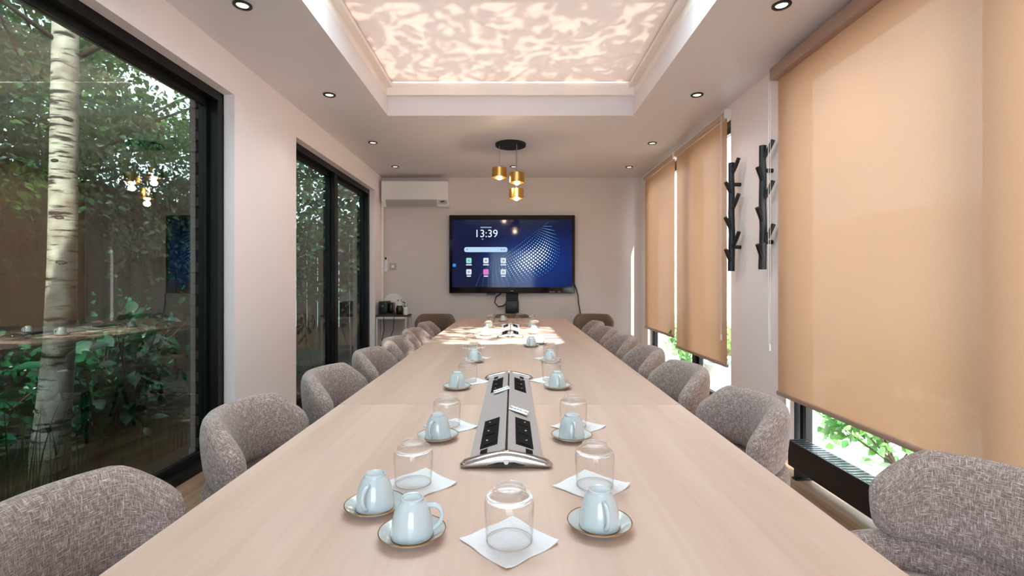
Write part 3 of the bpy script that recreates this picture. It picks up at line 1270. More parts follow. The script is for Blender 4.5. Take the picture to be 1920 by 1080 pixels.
glasses = [((955, 1016), 'in the centre front, nearest of all'),
           ((775, 908), 'left, just behind the nearest two cups'),
           ((1115, 912), 'right, just behind the nearest right-hand cup'),
           ((838, 799), 'left, beside the middle of the near power unit'),
           ((1075, 799), 'right, beside the middle of the near power unit'),
           ((877, 716), 'left of the near power unit\'s far end'),
           ((1034, 714), 'right of the near power unit\'s far end'),
           ((889, 672), 'left, behind the fourth-row cup'),
           ((1032, 673), 'right, behind the fourth-row cup'),
           ((882, 653), 'leftmost one at the edge of the sunlit patch'),
           ((916, 621), 'left of the far power unit, behind the bright cup'),
           ((1003, 619), 'right of the far power unit, nearer one'),
           ((920, 607), 'left of the far end of the far power unit'),
           ((998, 607), 'right of the far end of the far power unit'),
           ((922, 602), 'farthest on the left side of the table'),
           ((974, 602), 'farthest, by the brown chair at the table head')]
for k, ((px, py), w) in enumerate(glasses):
    x, y = at(px, py)
    inst('g', glass0, x, y, TZ + .0042, 0.3 * k, 'clear upturned tumbler ' + w, GG)
    if k < 14:
        dx, dy = ((0, 0), (.012, 0.0), (-.006, 0), (.015, -.01), (.015, -.01))[k] if k < 5 else (.02 * (1 if px < 960 else -1), 0)
        inst('n', nap0, x + dx, y + dy, TZ + .0003, PI / 4 + random.uniform(-.08, .08), 'napkin under the tumbler ' + w, GN)

# ------------------------------------------------------------------ screen
def wall_screen():
    t = thing('wall_display', (.001, YF, 1.62), 'large black-framed display on the far wall showing 13:39 and blue dots', 'display')
    W, H = .91, .565
    MB().box(-W, W, -.10, -.03, -H, H, .006, 2).build('housing', M['black_gloss'], t, smooth=True)
    MB().box(-.35, .35, -.03, 0, -.3, .3).build('wall_bracket', M['black'], t)
    yF = -.1015
    sx0, sx1, sz0, sz1 = -W + .045, W - .045, -H + .085, H - .07
    scr = MB().box(sx0, sx1, yF, -.099, sz0, sz1).build('screen', mat_screen(), t)

    def uv(u, v):            # crop pixels of the close-up -> screen metres
        return sx0 + (u - 133) / (1128 - 133) * (sx1 - sx0), sz1 - (v - 145) / (715 - 145) * (sz1 - sz0)
    white = mat_emit('screen_white', (0.80, 0.92, 1.0, 1), .24)
    soft = mat_emit('screen_soft', (0.45, 0.6, .8, 1), .15)

    def rounded(name, u0, v0, u1, v1, r, mat, par, lift=.0012):
        xa, za = uv(u0, v1)
        xb, zb = uv(u1, v0)
        mb = MB()
        vs = []
        for cx, cz, a0 in ((xb - r, zb - r, 0), (xa + r, zb - r, 90), (xa + r, za + r, 180), (xb - r, za + r, 270)):
            for k in range(5):
                a = math.radians(a0 + 22.5 * k)
                vs.append((cx + r * math.cos(a), cz + r * math.sin(a)))
        f = [mb.bm.verts.new((x, yF - lift, z)) for x, z in vs]
        g = [mb.bm.verts.new((x, yF - .0002, z)) for x, z in vs]
        mb.bm.faces.new(f)
        for i in range(len(f)):
            mb.bm.faces.new((f[i], f[(i + 1) % len(f)], g[(i + 1) % len(f)], g[i]))
        return mb.build(name, mat, par)
    x, z = uv(415, 263)
    tx = text_obj('clock_digits', '13:39', .155, white, scr, (x, yF - .001, z), (PI / 2, 0, 0), .0004)
    rounded('search_bar', 232, 375, 592, 417, .03, mat_emit('bar_blue', (.55, .78, 1, 1), .22), scr)
    rounded('date_line', 367, 203, 460, 213, .006, soft, scr)
    rounded('date_line', 378, 303, 392, 312, .004, soft, scr)
    rounded('search_mark', 250, 388, 264, 402, .01, soft, scr, .002)
    rounded('search_mark', 536, 390, 552, 402, .01, soft, scr, .002)
    rounded('search_mark', 558, 390, 572, 402, .01, soft, scr, .002)
    cols = {(0, 0): (.35, .85, .7, 1), (1, 1): (.9, .2, .7, 1)}
    for i, u in enumerate((271, 413, 558)):
        for j, v in enumerate((489, 585)):
            ic = rounded('app_icon', u - 22, v - 23, u + 22, v + 23, .012, mat_emit('icon_%d%d' % (i, j), cols.get((i, j), (.8, .86, .95, 1)), .22), scr)
            rounded('app_symbol', u - 9, v - 7, u + 9, v + 7, .006, soft, scr, .002)
            rounded('app_caption', u - 24 + 6 * j, v + 31, u + 24 - 6 * j, v + 40, .005, white, scr)
    rounded('edge_button', 136, 515, 164, 542, .012, mat_emit('button_blue', (.05, .3, .8, 1), .22), scr)
    # swirl of dots
    dm, nt, out = new_mat('screen_dots')
    at_ = N(nt, 'ShaderNodeAttribute')
    at_.attribute_name = 'dot'
    e = N(nt, 'ShaderNodeEmission')
    e.inputs[1].default_value = .30
    nt.links.new(at_.outputs['Color'], e.inputs[0])
    nt.links.new(e.outputs[0], out.inputs[0])

    def bez(P, s):
        a, b, c, d = [Vector(p) for p in P]
        return a * (1 - s) ** 3 + b * 3 * s * (1 - s) ** 2 + c * 3 * s * s * (1 - s) + d * s ** 3
    A = [(440, 520), (590, 440), (720, 330), (905, 185)]
    B = [(300, 700), (720, 720), (1230, 610), (935, 160)]
    mb = MB()
    cl = []
    for i in range(32):
        s = i / 31
        s = s ** .92
        for j in range(15):
            v = j / 14
            s2 = min(1, max(0, s + .05 * (v - .5) * (1 - s)))
            p = bez(A, s2).lerp(bez(B, s2), v ** .9)
            wgt = math.exp(-((s - .55) / .27) ** 2 - ((v - .5) / .36) ** 2)
            r = 1.6 + 7.2 * wgt
            if s < .35:
                r = min(r, 2.5 + 10 * s)
            tight = (bez(A, s2) - bez(B, s2)).length / 14
            r = min(r, tight * .34)
            if r < .9:
                continue
            x, z = uv(p.x, p.y)
            if not (sx0 + .01 < x < sx1 - .01 and sz0 + .01 < z < sz1 - .01):
                continue
            rr = r / (1128 - 133) * (sx1 - sx0)
            f = mb.bm.faces.new([mb.bm.verts.new((x + rr * math.cos(k * PI / 4), yF - .0008, z + rr * math.sin(k * PI / 4))) for k in range(8)])
            br = min(1, .25 + 1.05 * wgt)
            cl.append((.05 + .75 * br ** 1.5, .30 + .62 * br, .75 + .25 * br, 1))
    d = mb.build('dot_pattern', dm, scr, normals=False)
    d['kind'] = 'stuff'
    ca = d.data.color_attributes.new('dot', 'FLOAT_COLOR', 'CORNER')
    k = 0
    for p, c in zip(d.data.polygons, cl):
        for li in p.loop_indices:
            ca.data[li].color = c
    # lower lip lights and sensor
    MB().box(.54, .62, -.1018, -.0995, -H + .018, -H + .024).build('front_port', M['plastic_grey'], t)
    MB().box(.66, .70, -.1018, -.0995, -H + .018, -H + .024).build('front_port', M['plastic_grey'], t)
    MB().box(-.02, .02, -.1018, -.0995, -H + .030, -H + .036).build('status_light', M['plastic_grey'], t)
    MB().box(-.37, -.24, -.09, -.04, -H - .025, -H).build('sensor_box', M['black'], t)
    return t


wall_screen()
t = thing('lift_column', (.0, YF, .76), 'black column box below the display on the far wall', 'column')
MB().box(-.095, .10, -.10, 0, 0, .18, .008, 2).build('box', M['black'], t, smooth=True)
MB().box(-.085, .09, -.09, 0, .18, .295, .004, 1).build('neck', M['matt_black'], t)
c = MB().tube([(-.16, YF - .06, 1.05), (-.23, YF - .05, 1.0), (-.255, YF - .05, .92), (-.2, YF - .05, .86), (-.13, YF - .05, .87), (-.096, YF - .05, .90)], .009, 8).build('cable', M['black'], smooth=True)
tag(c, 'black cable loop hanging under the display beside the column', 'cable')
c = MB().tube([(.90, YF - .05, 1.20), (.935, YF - .03, 1.13), (.965, YF - .03, 1.02), (.975, YF - .02, .90), (.995, YF - .015, .8), (1.02, YF - .015, .66), (1.03, YF - .02, .2), (1.03, YF - .02, .02)], .008, 8).build('cable', M['black'], smooth=True)
tag(c, 'dark cable running down the wall from the right edge of the display', 'cable')

# ------------------------------------------------------------------ air conditioner
t = thing('air_conditioner', (-1.385, YF, 2.30), 'white wall-mounted air conditioner high on the far wall', 'air conditioner')
mb = MB()
W = .475
prof = [(0, 0), (-.15, 0.0), (-.20, .06), (-.215, .10), (-.215, .35), (-.20, .365), (0, .365)]
loops = [[(s * W, y, z) for y, z in prof] for s in (-1, 1)]
mb.sweep(loops)
mb.build('body', M['plastic_white'], t)
mb = MB()
lp = [[(s, y, z) for y, z in ((-.152, .0), (-.203, .06), (-.2165, .09), (-.222, .088), (-.208, .055), (-.157, -.006))] for s in (-W + .06, W - .16)]
mb.sweep(lp)
mb.build('louvre', M['plastic_grey'], t)
MB().box(W - .14, W - .02, -.216, -.19, .03, .085, .004, 1).build('display_panel', M['plastic_grey'], t)
MB().box(W - .11, W - .05, -.2185, -.21, .052, .072).build('indicator', M['black'], t)
MB().box(-W + .02, W - .02, -.19, -.02, .3651, .3653).build('intake_grille', M['plastic_grey'], t)
c = MB().box(XL + .002, XL + .035, YF - .09, YF - .05, .03, 2.36, .004, 1).build('cable_trunking', M['plastic_white'])
tag(c, 'slim white trunking running down the left corner beside the air conditioner', 'trunking')

t = thing('remote_control', (-1.845, YF, 1.37), 'white remote in its holder on the far wall by the left corner', 'remote')
MB().box(-.028, .028, -.03, 0, 0, .15, .005, 2).build('holder', M['plastic_white'], t)
r_ = MB().box(-.02, .02, -.028, -.008, .10, .22, .006, 2).build('handset', M['plastic_white'], t)
MB().box(-.013, .013, -.0295, -.027, .175, .21).build('display_window', M['black'], r_)
t = thing('light_switch', (-1.745, YF, 1.445), 'square grey-white switch plate on the far wall right of the remote', 'switch')
MB().box(-.05, .05, -.012, 0, -.05, .05, .004, 1).build('plate', M['plastic_grey'], t)
MB().box(-.02, .02, -.017, -.012, -.02, .02, .003, 1).build('rocker', M['plastic_white'], t)

# ------------------------------------------------------------------ pendant lamp
t = thing('pendant_lamp', (-.015, 5.46, ZC), 'three-light pendant lamp with brass drum shades under a black ceiling plate', 'lamp')
MB().lathe([(0, 0), (.17, 0), (.17, -.022), (.165, -.028), (0, -.028)], 48).build('canopy', M['matt_black'], t, smooth=True)
for (dx, dy, zt, zb) in ((-.125, -.02, 2.475, 2.370), (.068, -.09, 2.405, 2.300), (.065, .13, 2.270, 2.165)):
    z1, z0 = zt - ZC, zb - ZC
    MB().cyl(.0035, z1, -.026, 8, (dx, dy, 0)).build('cable', M['plastic_grey'], t)
    r = .082
    sh = MB().lathe([(0, z1 - .004), (.018, z1 - .002), (.018, z1 + .012), (.024, z1 + .012), (.024, z1), (r, z1), (r, z0), (r - .003, z0), (r - .003, z1 - .004), (0, z1 - .004)], 40, (dx, dy, 0)).build('shade', M['brass'], t, smooth=True)
    MB().cyl(.016, z1 - .04, z1 - .003, 16, (dx, dy, 0)).build('socket', M['matt_black'], sh)
    prof = [(0, z0 - .026)] + [(.030 * math.sin(a), z0 + .004 - .030 * math.cos(a)) for a in (.5, 1.0, 1.57, 2.1, 2.6)] + [(0, z1 - .04)]
    MB().lathe(prof, 20, (dx, dy, 0)).build('bulb', M['bulb'], sh, smooth=True)
    ld = bpy.data.lights.new('bulb_light', 'POINT')
    ld.energy = 1.2
    ld.color = (1, .74, .46)
    ld.shadow_soft_size = .03
    lo_ = bpy.data.objects.new('bulb_light', ld)
    COL.objects.link(lo_)
    lo_.location = (-.015 + dx, 5.46 + dy, zb - .06)

# ------------------------------------------------------------------ recessed downlights
spots = [(-1.5, 2.73, 'over the near left of the room, at the picture top'), (1.5, 2.73, 'over the near right of the room, at the picture top'),
         (-1.5, 4.03, 'left, level with the far end of the skylight'), (1.52, 4.03, 'right, level with the far end of the skylight'),
         (-1.53, 5.40, 'left, between the skylight and the air conditioner'), (1.55, 5.42, 'right, over the far blinds'),
         (-1.55, 6.51, 'left, just before the air conditioner'), (0.02, 6.51, 'in the middle, behind the pendant lamp'), (1.56, 6.53, 'right, nearest the far wall'),
         (-1.5, 1.2, 'left, outside the picture near the camera'), (1.5, 1.2, 'right, outside the picture near the camera'),
         (-1.5, -.3, 'left, behind the camera'), (1.5, -.3, 'right, behind the camera')]
proto_l = None
for k, (x, y, w) in enumerate(spots):
    if proto_l is None:
        o = thing('downlight', (x, y, ZC), 'x', 'light')
        MB().lathe([(.034, .0), (.05, -.001), (.05, -.007), (.047, -.010), (.036, -.010), (.031, -.004)], 32).build('trim_ring', M['black'], o, smooth=True)
        MB().lathe([(0, -.003), (.034, -.003), (.034, -.001), (0, -.001)], 24).build('lens', M['led'], o)
        proto_l = o
    else:
        o = copy_tree(proto_l)
        o.location = (x, y, ZC)
    o['label'] = 'round black-rimmed ceiling downlight ' + w
    o['group'] = 'recessed downlights'
    ld = bpy.data.lights.new('downlight_beam', 'SPOT')
    ld.energy = 2
    ld.color = (1, .94, .88)
    ld.spot_size = math.radians(110)
    ld.spot_blend = .9
    ld.shadow_soft_size = .04
    lo_ = bpy.data.objects.new('downlight_beam', ld)
    COL.objects.link(lo_)
    lo_.location = (x, y, ZC - .02)

# ------------------------------------------------------------------ coat racks
def coat_rack():
    t = thing('coat_rack', (0, 0, 0), 'x', 'coat rack')
    tr_ = [(-.001, .004, 0), (.0, 0, .15), (.002, -.003, .3), (-.001, .002, .48), (.001, 0, .66), (-.002, .001, .80), (0, .0, .90)]
    MB().tube(tr_, [.028, .027, .026, .026, .025, .024, .025], 16).build('trunk', M['black'], t, smooth=True)
    for (z0, dy, dx, up) in ((.80, -.085, .022, .12), (.635, -.03, -.062, .10), (.50, -.085, .022, .13), (.335, -.03, -.065, .11), (.18, -.09, .022, .14), (.06, -.03, -.062, .12)):
        MB().tube([(0, 0, z0), (dx * .5, dy * .6, z0 + up * .5), (dx, dy, z0 + up)], [.0165, .016, .0155], 12).build('peg', M['black'], t, smooth=True)
    for z0 in (.20, .72):
        MB().cyl(.016, 0, .075, 14, (0, 0, z0), 'x').build('wall_mount', M['black'], t, smooth=True)
    return t


rk = coat_rack()
rk.location = (XR - .075, 4.08, 1.30)
rk['label'] = 'black twig-shaped coat rack on the right wall, the farther one beside the middle blind'
rk['group'] = 'black coat racks on the right wall'
o = copy_tree(rk)
o.location = (XR - .075, 3.57, 1.30)
o.rotation_euler = (0, 0, .12)
o['label'] = 'black twig-shaped coat rack on the right wall, the nearer one beside the largest blind'

# ------------------------------------------------------------------ trench convector on the right
t = thing('radiator', (1.78, 2.0, 0), 'long low black convector radiator on the floor under the large blind', 'radiator')
MB().box(-.055, .055, -1.1, 1.07, .065, .225, .004, 1).build('casing', M['black'], t)
g = MB()
for k in range(60):
    g.box(-.042, .042, -1.06 + k * .0355, -1.06 + k * .0355 + .012, .2252, .2275)
g.build('top_grille', M['black_gloss'], t)['kind'] = 'stuff'
for yy in (-1.0, 0.0, 1.0):
    f = MB()
    f.box(-.05, .05, yy - .012, yy + .012, .012, .066)
    f.box(-.06, .06, yy - .02, yy + .02, 0, .012, .003, 1)
    f.build('foot', M['black'], t)

# ------------------------------------------------------------------ side table with coffee things
t = thing('side_table', (-1.67, 6.95, 0), 'small dark-topped side table with white metal legs in the far left corner', 'side table')
MB().box(-.215, .215, -.17, .17, .735, .755, .002, 1).build('tabletop', M['subfloor'], t)
for sx in (-1, 1):
    for sy in (-1, 1):
        MB().box(sx * .2 - .011, sx * .2 + .011, sy * .155 - .011, sy * .155 + .011, 0, .735).build('leg', M['metal_white'], t)
for yy in (-.155, .155):
    MB().box(-.2, .2, yy - .011, yy + .011, .705, .735).build('apron', M['metal_white'], t)
MB().box(-.2, .2, -.16, .16, .28, .295).build('lower_shelf', M['subfloor'], t)
t = thing('power_strip', (-1.75, 6.87, .295), 'black power strip on the lower shelf of the side table', 'power strip')
MB().box(-.09, .07, -.03, .03, 0, .04, .006, 2).build('housing', M['black'], t)
for k in range(3):
    MB().cyl(.016, .04, .044, 16, (-.055 + k * .045, 0, 0)).build('outlet', M['plastic_grey'], t)
c = MB().tube([(-1.76, 6.80, .79), (-1.77, 6.765, .74), (-1.765, 6.77, .55), (-1.80, 6.78, .42), (-1.80, 6.87, .345)], .005, 8).build('cable', M['black'], smooth=True)
tag(c, 'left of two black cables dropping from the side table to the power strip', 'cable')
c = MB().tube([(-1.62, 6.80, .79), (-1.625, 6.765, .74), (-1.64, 6.77, .55), (-1.70, 6.78, .40), (-1.70, 6.87, .345)], .005, 8).build('cable', M['black'], smooth=True)
tag(c, 'right of two black cables dropping from the side table to the power strip', 'cable')
t = thing('coffee_machine', (-1.765, 6.93, .755), 'black capsule coffee machine at the left of the side table', 'coffee machine')
MB().box(-.09, .10, -.12, .12, 0, .025, .004, 1).build('base', M['black'], t)
MB().box(-.09, .03, -.11, .12, .025, .19, .012, 2).build('body', M['black'], t, smooth=True)
MB().box(.035, .10, -.10, .10, .025, .175, .02, 3).build('water_tank', M['black_gloss'], t, smooth=True)
MB().cyl(.012, -.13, -.10, 12, (-.03, 0, .13), 'y').build('spout', M['chrome'], t)
t = thing('round_tray', (-1.72, 7.12, .755), 'round pale plate standing upright behind the coffee machine', 'plate')
MB().lathe([(0, 0), (.125, 0), (.135, -.012), (.138, -.010), (.128, .006), (0, .006)], 40, (0, 0, .175), 'y').build('disc', M['plastic_white'], t, smooth=True)
MB().box(-.04, .04, -.03, .03, 0, .045).build('stand', M['metal_white'], t)
t = thing('glass_carafe', (-1.585, 6.92, .755), 'glass carafe of dark coffee beside the coffee machine', 'carafe')
MB().lathe([(0, .0), (.045, 0), (.05, .02), (.055, .08), (.04, .14), (.032, .17), (.038, .2), (.036, .2), (.030, .17), (.038, .14), (.052, .08), (.047, .022), (0, .004)], 28).build('body', M['tumbler'], t, smooth='all')
MB().lathe([(0, .006), (.045, .006), (.050, .08), (.038, .13), (0, .13)], 24).build('coffee', principled('dark_coffee', rgb(34, 20, 14), .1, noise=(9, .05)), t, smooth='all')
MB().tube([(.037, 0, .18), (.075, 0, .17), (.085, 0, .12), (.075, 0, .06), (.054, 0, .05)], .007, 8).build('handle', M['black'], t, smooth='all')
MB().cyl(.034, .2, .215, 20).build('lid', M['chrome'], t)
t = thing('sugar_jar', (-1.495, 6.90, .755), 'small white jar with chrome lid at the right end of the side table', 'jar')
MB().lathe([(0, 0), (.028, 0), (.03, .01), (.03, .10), (.026, .11), (0, .11)], 24).build('body', M['plastic_white'], t, smooth=True)
MB().lathe([(.0, .11), (.024, .11), (.026, .135), (.01, .15), (.006, .17), (0, .17)], 20).build('lid', M['chrome'], t, smooth=True)

# ------------------------------------------------------------------ garden on the left
gd = MB().box(-9, XL - .2, -5, 14, -.25, -.04)
tag(struct(gd.build('garden_ground', M['soil'])), 'dark garden soil outside the left windows')
t = thing('garden_fence', (-4.6, 3.0, -.04), 'tall brown board fence behind the garden planting on the left', 'fence')
key = None
for k in range(60):
    y0 = -3.5 + k * .20
    if key is None:
        o = MB().box(-.012, .012, 0, .19, 0, 2.35, .003, 1).build('board', M['fence'], t)
        key = o.data
    else:
        o = bpy.data.objects.new('board', key)
        COL.objects.link(o)
        o.parent = t
    o.location = (random.uniform(-.006, .006), y0 - 3.0, random.uniform(-.01, .01))
MB().box(-.06, -.014, -6.5, 5.5, .4, .5).box(-.06, -.014, -6.5, 5.5, 1.9, 2.0).build('rail', M['fence'], t)

def rnd(n, lo, hi, seed):
    r = np.random.default_rng(seed)
    return r.random((n, 3)) * (np.array(hi) - np.array(lo)) + np.array(lo)


def clumps(n, centers, sig, seed):
    r = np.random.default_rng(seed)
    c = np.array(centers)
    idx = r.integers(0, len(c), n)
    return c[idx] + r.normal(size=(n, 3)) * np.array(sig)


t = thing('end_fence', (-3.4, 9.2, -.04), 'brown board fence closing the far end of the garden', 'fence')
for k in range(14):
    o = bpy.data.objects.new('board', key)
    COL.objects.link(o)
    o.parent = t
    o.rotation_euler = (0, 0, PI / 2)
    o.location = (1.35 - k * .20, random.uniform(-.006, .006), random.uniform(-.01, .01))
P = np.concatenate([rnd(2600, (-4.6, 8.6, .9), (-1.9, 9.12, 3.3), 15), clumps(5000, rnd(50, (-4.6, 8.2, 1.9), (-1.9, 9.0, 4.6), 16), (.28, .25, .25), 17)])
o = leaf_mesh('climber', P, .09, M['ivy'], .5, (0, -1, .25), seed=22)
tag(o, 'climbing foliage covering the fence at the far end of the garden', 'ivy', kind='stuff')

# birch
t = thing('birch_tree', (-2.78, 2.9, -.04), 'white-barked birch trunk close outside the near garden window', 'tree')
d0 = 2.9
ctl = [(84, 905), (92, 860), (102, 760), (112, 640), (117, 500), (119, 350), (121, 200), (123, 60), (128, -120), (136, -330), (150, -560)]
pts = [((px - 960) / 920 * d0 + 2.78, 0.0, 1.2 - (py - 531) / 920 * d0 + .04) for px, py in ctl]
pts[0] = (pts[0][0], 0, -.06)
MB().tube(pts, [.100, .092, .082, .074, .069, .066, .064, .062, .06, .057, .052], 28).build('trunk', M['birch'], t, smooth='all')
for (z0, dx, dy, up, r) in ((2.55, .3, .9, .7, .02), (2.75, -.7, .5, .8, .022), (2.95, .5, -.8, .9, .02), (2.62, -.5, -.6, .35, .016)):
    x0 = .16
    MB().tube([(x0, 0, z0), (x0 + dx * .4, dy * .4, z0 + up * .55), (x0 + dx, dy, z0 + up)], [r, r * .7, r * .3], 8).build('branch', M['bark'], t, smooth='all')
kn = []
for (z0, a, s) in ((1.36, -.9, .030), (1.62, -1.1, .022), (.72, -.7, .036), (1.95, -1.5, .02), (2.2, -.6, .024), (1.15, -1.3, .018)):
    # flattened scars on the camera side of the trunk
    k = MB()
    xx = np.interp(z0, [p[2] for p in pts[:9]], [p[0] for p in pts[:9]])
    rr = .0655
    ca, sa = math.cos(a), math.sin(a)
    loops = []
    for (f, dpt) in ((1.0, -.006), (.8, .003), (.45, .004), (.08, -.001)):
        lp = []
        for j in range(14):
            ph = 2 * PI * j / 14
            u, v = s * 1.25 * f * math.cos(ph), s * .55 * f * math.sin(ph)
            aa = a + u / rr
            lp.append((xx + (rr + dpt) * math.cos(aa), (rr + dpt) * math.sin(aa), z0 + v))
        loops.append(lp)
    k.sweep(loops)
    k.build('bark_scar', M['bark'], t, smooth='all')


# ivy and climbing foliage hanging over the fence
P = np.concatenate([rnd(13000, (-4.62, -1.5, 1.25), (-4.15, 8.3, 2.6), 11), clumps(13000, rnd(70, (-4.5, -1, 1.5), (-3.9, 7.8, 3.0), 12), (.22, .28, .22), 13)])
keep = rng.random(len(P)) < np.clip((P[:, 2] - .7) / 1.0, .15, 1)
o = leaf_mesh('ivy', P[keep], .058, M['ivy'], .6, (1, 0, .25), seed=21)
tag(o, 'dense ivy foliage hanging over the brown garden fence', 'ivy', kind='stuff')


def garden_tree(loc, label, crown_c, crown_sig, n, nb, leafsize, mat, seed, trunk_h, leafname='foliage'):
    t = thing('garden_tree', loc, label, 'tree', group='leafy trees beyond the garden fence')
    rr = random.Random(seed)
    pts_ = [(0, 0, -.1), (rr.uniform(-.05, .05), rr.uniform(-.05, .05), trunk_h * .5), (rr.uniform(-.15, .15), rr.uniform(-.15, .15), trunk_h)]
    MB().tube(pts_, [.09, .075, .05], 10).build('trunk', M['bark'], t, smooth='all')
    cc = []
    for k in range(nb):
        c = np.array(crown_c) + np.array([rr.gauss(0, 1), rr.gauss(0, 1), rr.gauss(0, 1)]) * np.array(crown_sig)
        cc.append(c)
        a = Vector(pts_[-1])
        b = Vector(c) - Vector(loc)
        if k < 14:
            MB().tube([a, a.lerp(b, .5) + Vector((0, 0, .1)), b], [.03, .018, .008], 6).build('branch', M['bark'], t, smooth='all')
    P = clumps(n, cc, (.20, .20, .14), seed) - np.array(loc)
    f = leaf_mesh(leafname, P, leafsize, mat, .3, parent=t, seed=seed + 1)
    f['kind'] = 'stuff'
    return t


garden_tree((-5.2, 2.6, -.04), 'leafy tree behind the fence left of the birch, sky showing through its crown', (-4.9, 3.0, 3.6), (.6, 1.5, .45), 9000, 44, .07, M['canopy'], 31, 2.6)
garden_tree((-5.3, 5.8, -.04), 'leafy tree behind the fence right of the birch', (-4.8, 5.6, 3.4), (.6, 1.6, .55), 14000, 70, .07, M['canopy'], 41, 2.6)
garden_tree((-6.6, 4.6, -.04), 'tall pale green tree farthest behind the garden fence', (-6.4, 5.0, 4.4), (.8, 2.4, .9), 11000, 60, .10, M['canopy'], 51, 3.2)

# wispy young tree outside the second window
t = thing('young_tree', (-2.95, 5.9, -.04), 'slender young tree with sparse leaves outside the far garden window', 'tree')
stem = [(0, 0, 0), (.05, .1, .6), (.12, .05, 1.2), (.16, -.1, 1.9), (.1, -.2, 2.6)]
MB().tube(stem, [.022, .018, .014, .010, .005], 8).build('trunk', M['pale_bark'], t, smooth='all')
LP = []
rr = random.Random(5)
for k in range(26):
    z = .5 + 2.0 * k / 26
    x0 = np.interp(z, [p[2] for p in stem], [p[0] for p in stem])
    y0 = np.interp(z, [p[2] for p in stem], [p[1] for p in stem])
    a = rr.uniform(0, 2 * PI)
    L = rr.uniform(.3, .7)
    p0, p2 = Vector((x0, y0, z)), Vector((x0 + .5 * L * math.cos(a), y0 + 1.3 * L * math.sin(a), z + rr.uniform(0, .45)))
    p1 = p0.lerp(p2, .5) + Vector((0, 0, .08))
    MB().tube([p0, p1, p2], [.006, .004, .002], 5).build('twig', M['pale_bark'], t)
    for q in range(26):
        s = rr.uniform(.25, 1.05)
        LP.append(p0.lerp(p2, s) + Vector((rr.gauss(0, .04), rr.gauss(0, .04), rr.gauss(0, .04))))
f = leaf_mesh('foliage', np.array(LP), .055, M['shrub'], .3, parent=t, seed=8)
f['kind'] = 'stuff'

# broadleaf shrub right of the birch, leaves as parts
def leaf_part_mesh(mat, sz, seed):
    mb = MB()
    L, w = sz, sz * .36
    n = 7
    rows = []
    for i in range(n + 1):
        u = i / n
        ww = w * math.sin(PI * min(1, u * .96 + .03)) ** .8
        z = -.18 * L * u * u
        rows.append([mb.bm.verts.new((L * u, s * ww, z + abs(s) * ww * .22)) for s in (-1, 0, 1)])
    for a, b in zip(rows[:-1], rows[1:]):
        for j in range(2):
            mb.bm.faces.new((a[j], b[j], b[j + 1], a[j + 1]))
    o = mb.build('leaf', mat, None, smooth='all')
    return o


def leafy_shrub(loc, label, n, spread, h, sz, mat, seed, group=None, stems=9):
    t = thing('broadleaf_shrub', loc, label, 'shrub', group=group)
    rr = random.Random(seed)
    ms = [leaf_part_mesh(mat, sz * k, seed) for k in (.8, 1.0, 1.25)]
    used_ = [False] * 3
    st = []
    for k in range(stems):
        a = rr.uniform(0, 2 * PI)
        tip = Vector((spread[0] * rr.gauss(0, .6), spread[1] * rr.gauss(0, .6), h * rr.uniform(.6, 1.0)))
        mid = tip * .5 + Vector((rr.gauss(0, .05), rr.gauss(0, .05), .05))
        MB().tube([(tip.x * .1, tip.y * .1, 0), mid, tip], [.008, .006, .003], 6).build('stem', M['bark'], t)
        st.append((mid, tip))
    for k in range(n):
        mid, tip = st[k % stems]
        s = rr.uniform(-.7, 1.05)
        base = (mid.lerp(tip, s) if s > 0 else mid * (1 + s)) + Vector((rr.gauss(0, spread[0] * .22), rr.gauss(0, spread[1] * .22), rr.gauss(0, .05)))
        if base.z < .03:
            base.z = .05
        i = rr.randrange(3)
        if not used_[i]:
            o = ms[i]
            used_[i] = True
        else:
            o = bpy.data.objects.new('leaf', ms[i].data)
            COL.objects.link(o)
        o.parent = t
        o.location = base
        o.rotation_euler = (rr.gauss(0, .5), rr.uniform(-.3, .8), rr.uniform(0, 2 * PI))
    for i in range(3):
        if not used_[i]:
            ms[i].parent = t
            ms[i].location = (0, 0, .3)
    return t


leafy_shrub((-2.72, 3.35, -.04), 'dark green broadleaf shrub just right of the birch trunk', 280, (.28, .3), 1.05, .085, M['shrub'], 61, stems=16)
leafy_shrub((-3.15, 2.75, -.04), 'low dark shrub with large leaves at the left picture edge', 120, (.25, .35), 1.0, .15, M['shrub'], 62, stems=10)
leafy_shrub((-3.3, 3.9, -.04), 'dark broadleaf shrub in the shade behind the birch', 260, (.4, .5), 1.2, .11, M['shrub'], 63, stems=16)
# shaded undergrowth
P = np.concatenate([clumps(5000, rnd(40, (-4.3, -.5, .1), (-3.2, 5.0, .95), 71), (.16, .2, .14), 72)])
o = leaf_mesh('undergrowth', P, .07, M['shrub'], .3, seed=73)
tag(o, 'shaded low undergrowth between the birch and the fence', 'undergrowth', kind='stuff')
# long grass blades by the glass
mb = MB()
rr = random.Random(9)
for k in range(330):
    x, y = -2.62 + max(-.3, min(.12, rr.gauss(0, .13))), rr.uniform(1.7, 3.9)
    L = rr.uniform(.18, .75) if y < 2.75 else rr.uniform(.12, .35)
    a = rr.uniform(0, 2 * PI)
    w = rr.uniform(.004, .009)
    dx, dy = math.cos(a), math.sin(a)
    bend = rr.uniform(.05, .3) * L
    prev = None
    for i in range(5):
        u = i / 4
        c = Vector((x + dx * bend * u * u, y + dy * bend * u * u, -.04 + L * u))
        ww = w * (1 - u * .9)
        p = (mb.bm.verts.new((c.x - dy * ww, c.y + dx * ww, c.z)), mb.bm.verts.new((c.x + dy * ww, c.y - dx * ww, c.z)))
        if prev:
            mb.bm.faces.new((prev[0], prev[1], p[1], p[0]))
        prev = p
o = mb.build('long_grass', M['grass'], None, normals=False)
tag(o, 'long grass blades growing around the foot of the birch', 'grass', kind='stuff')

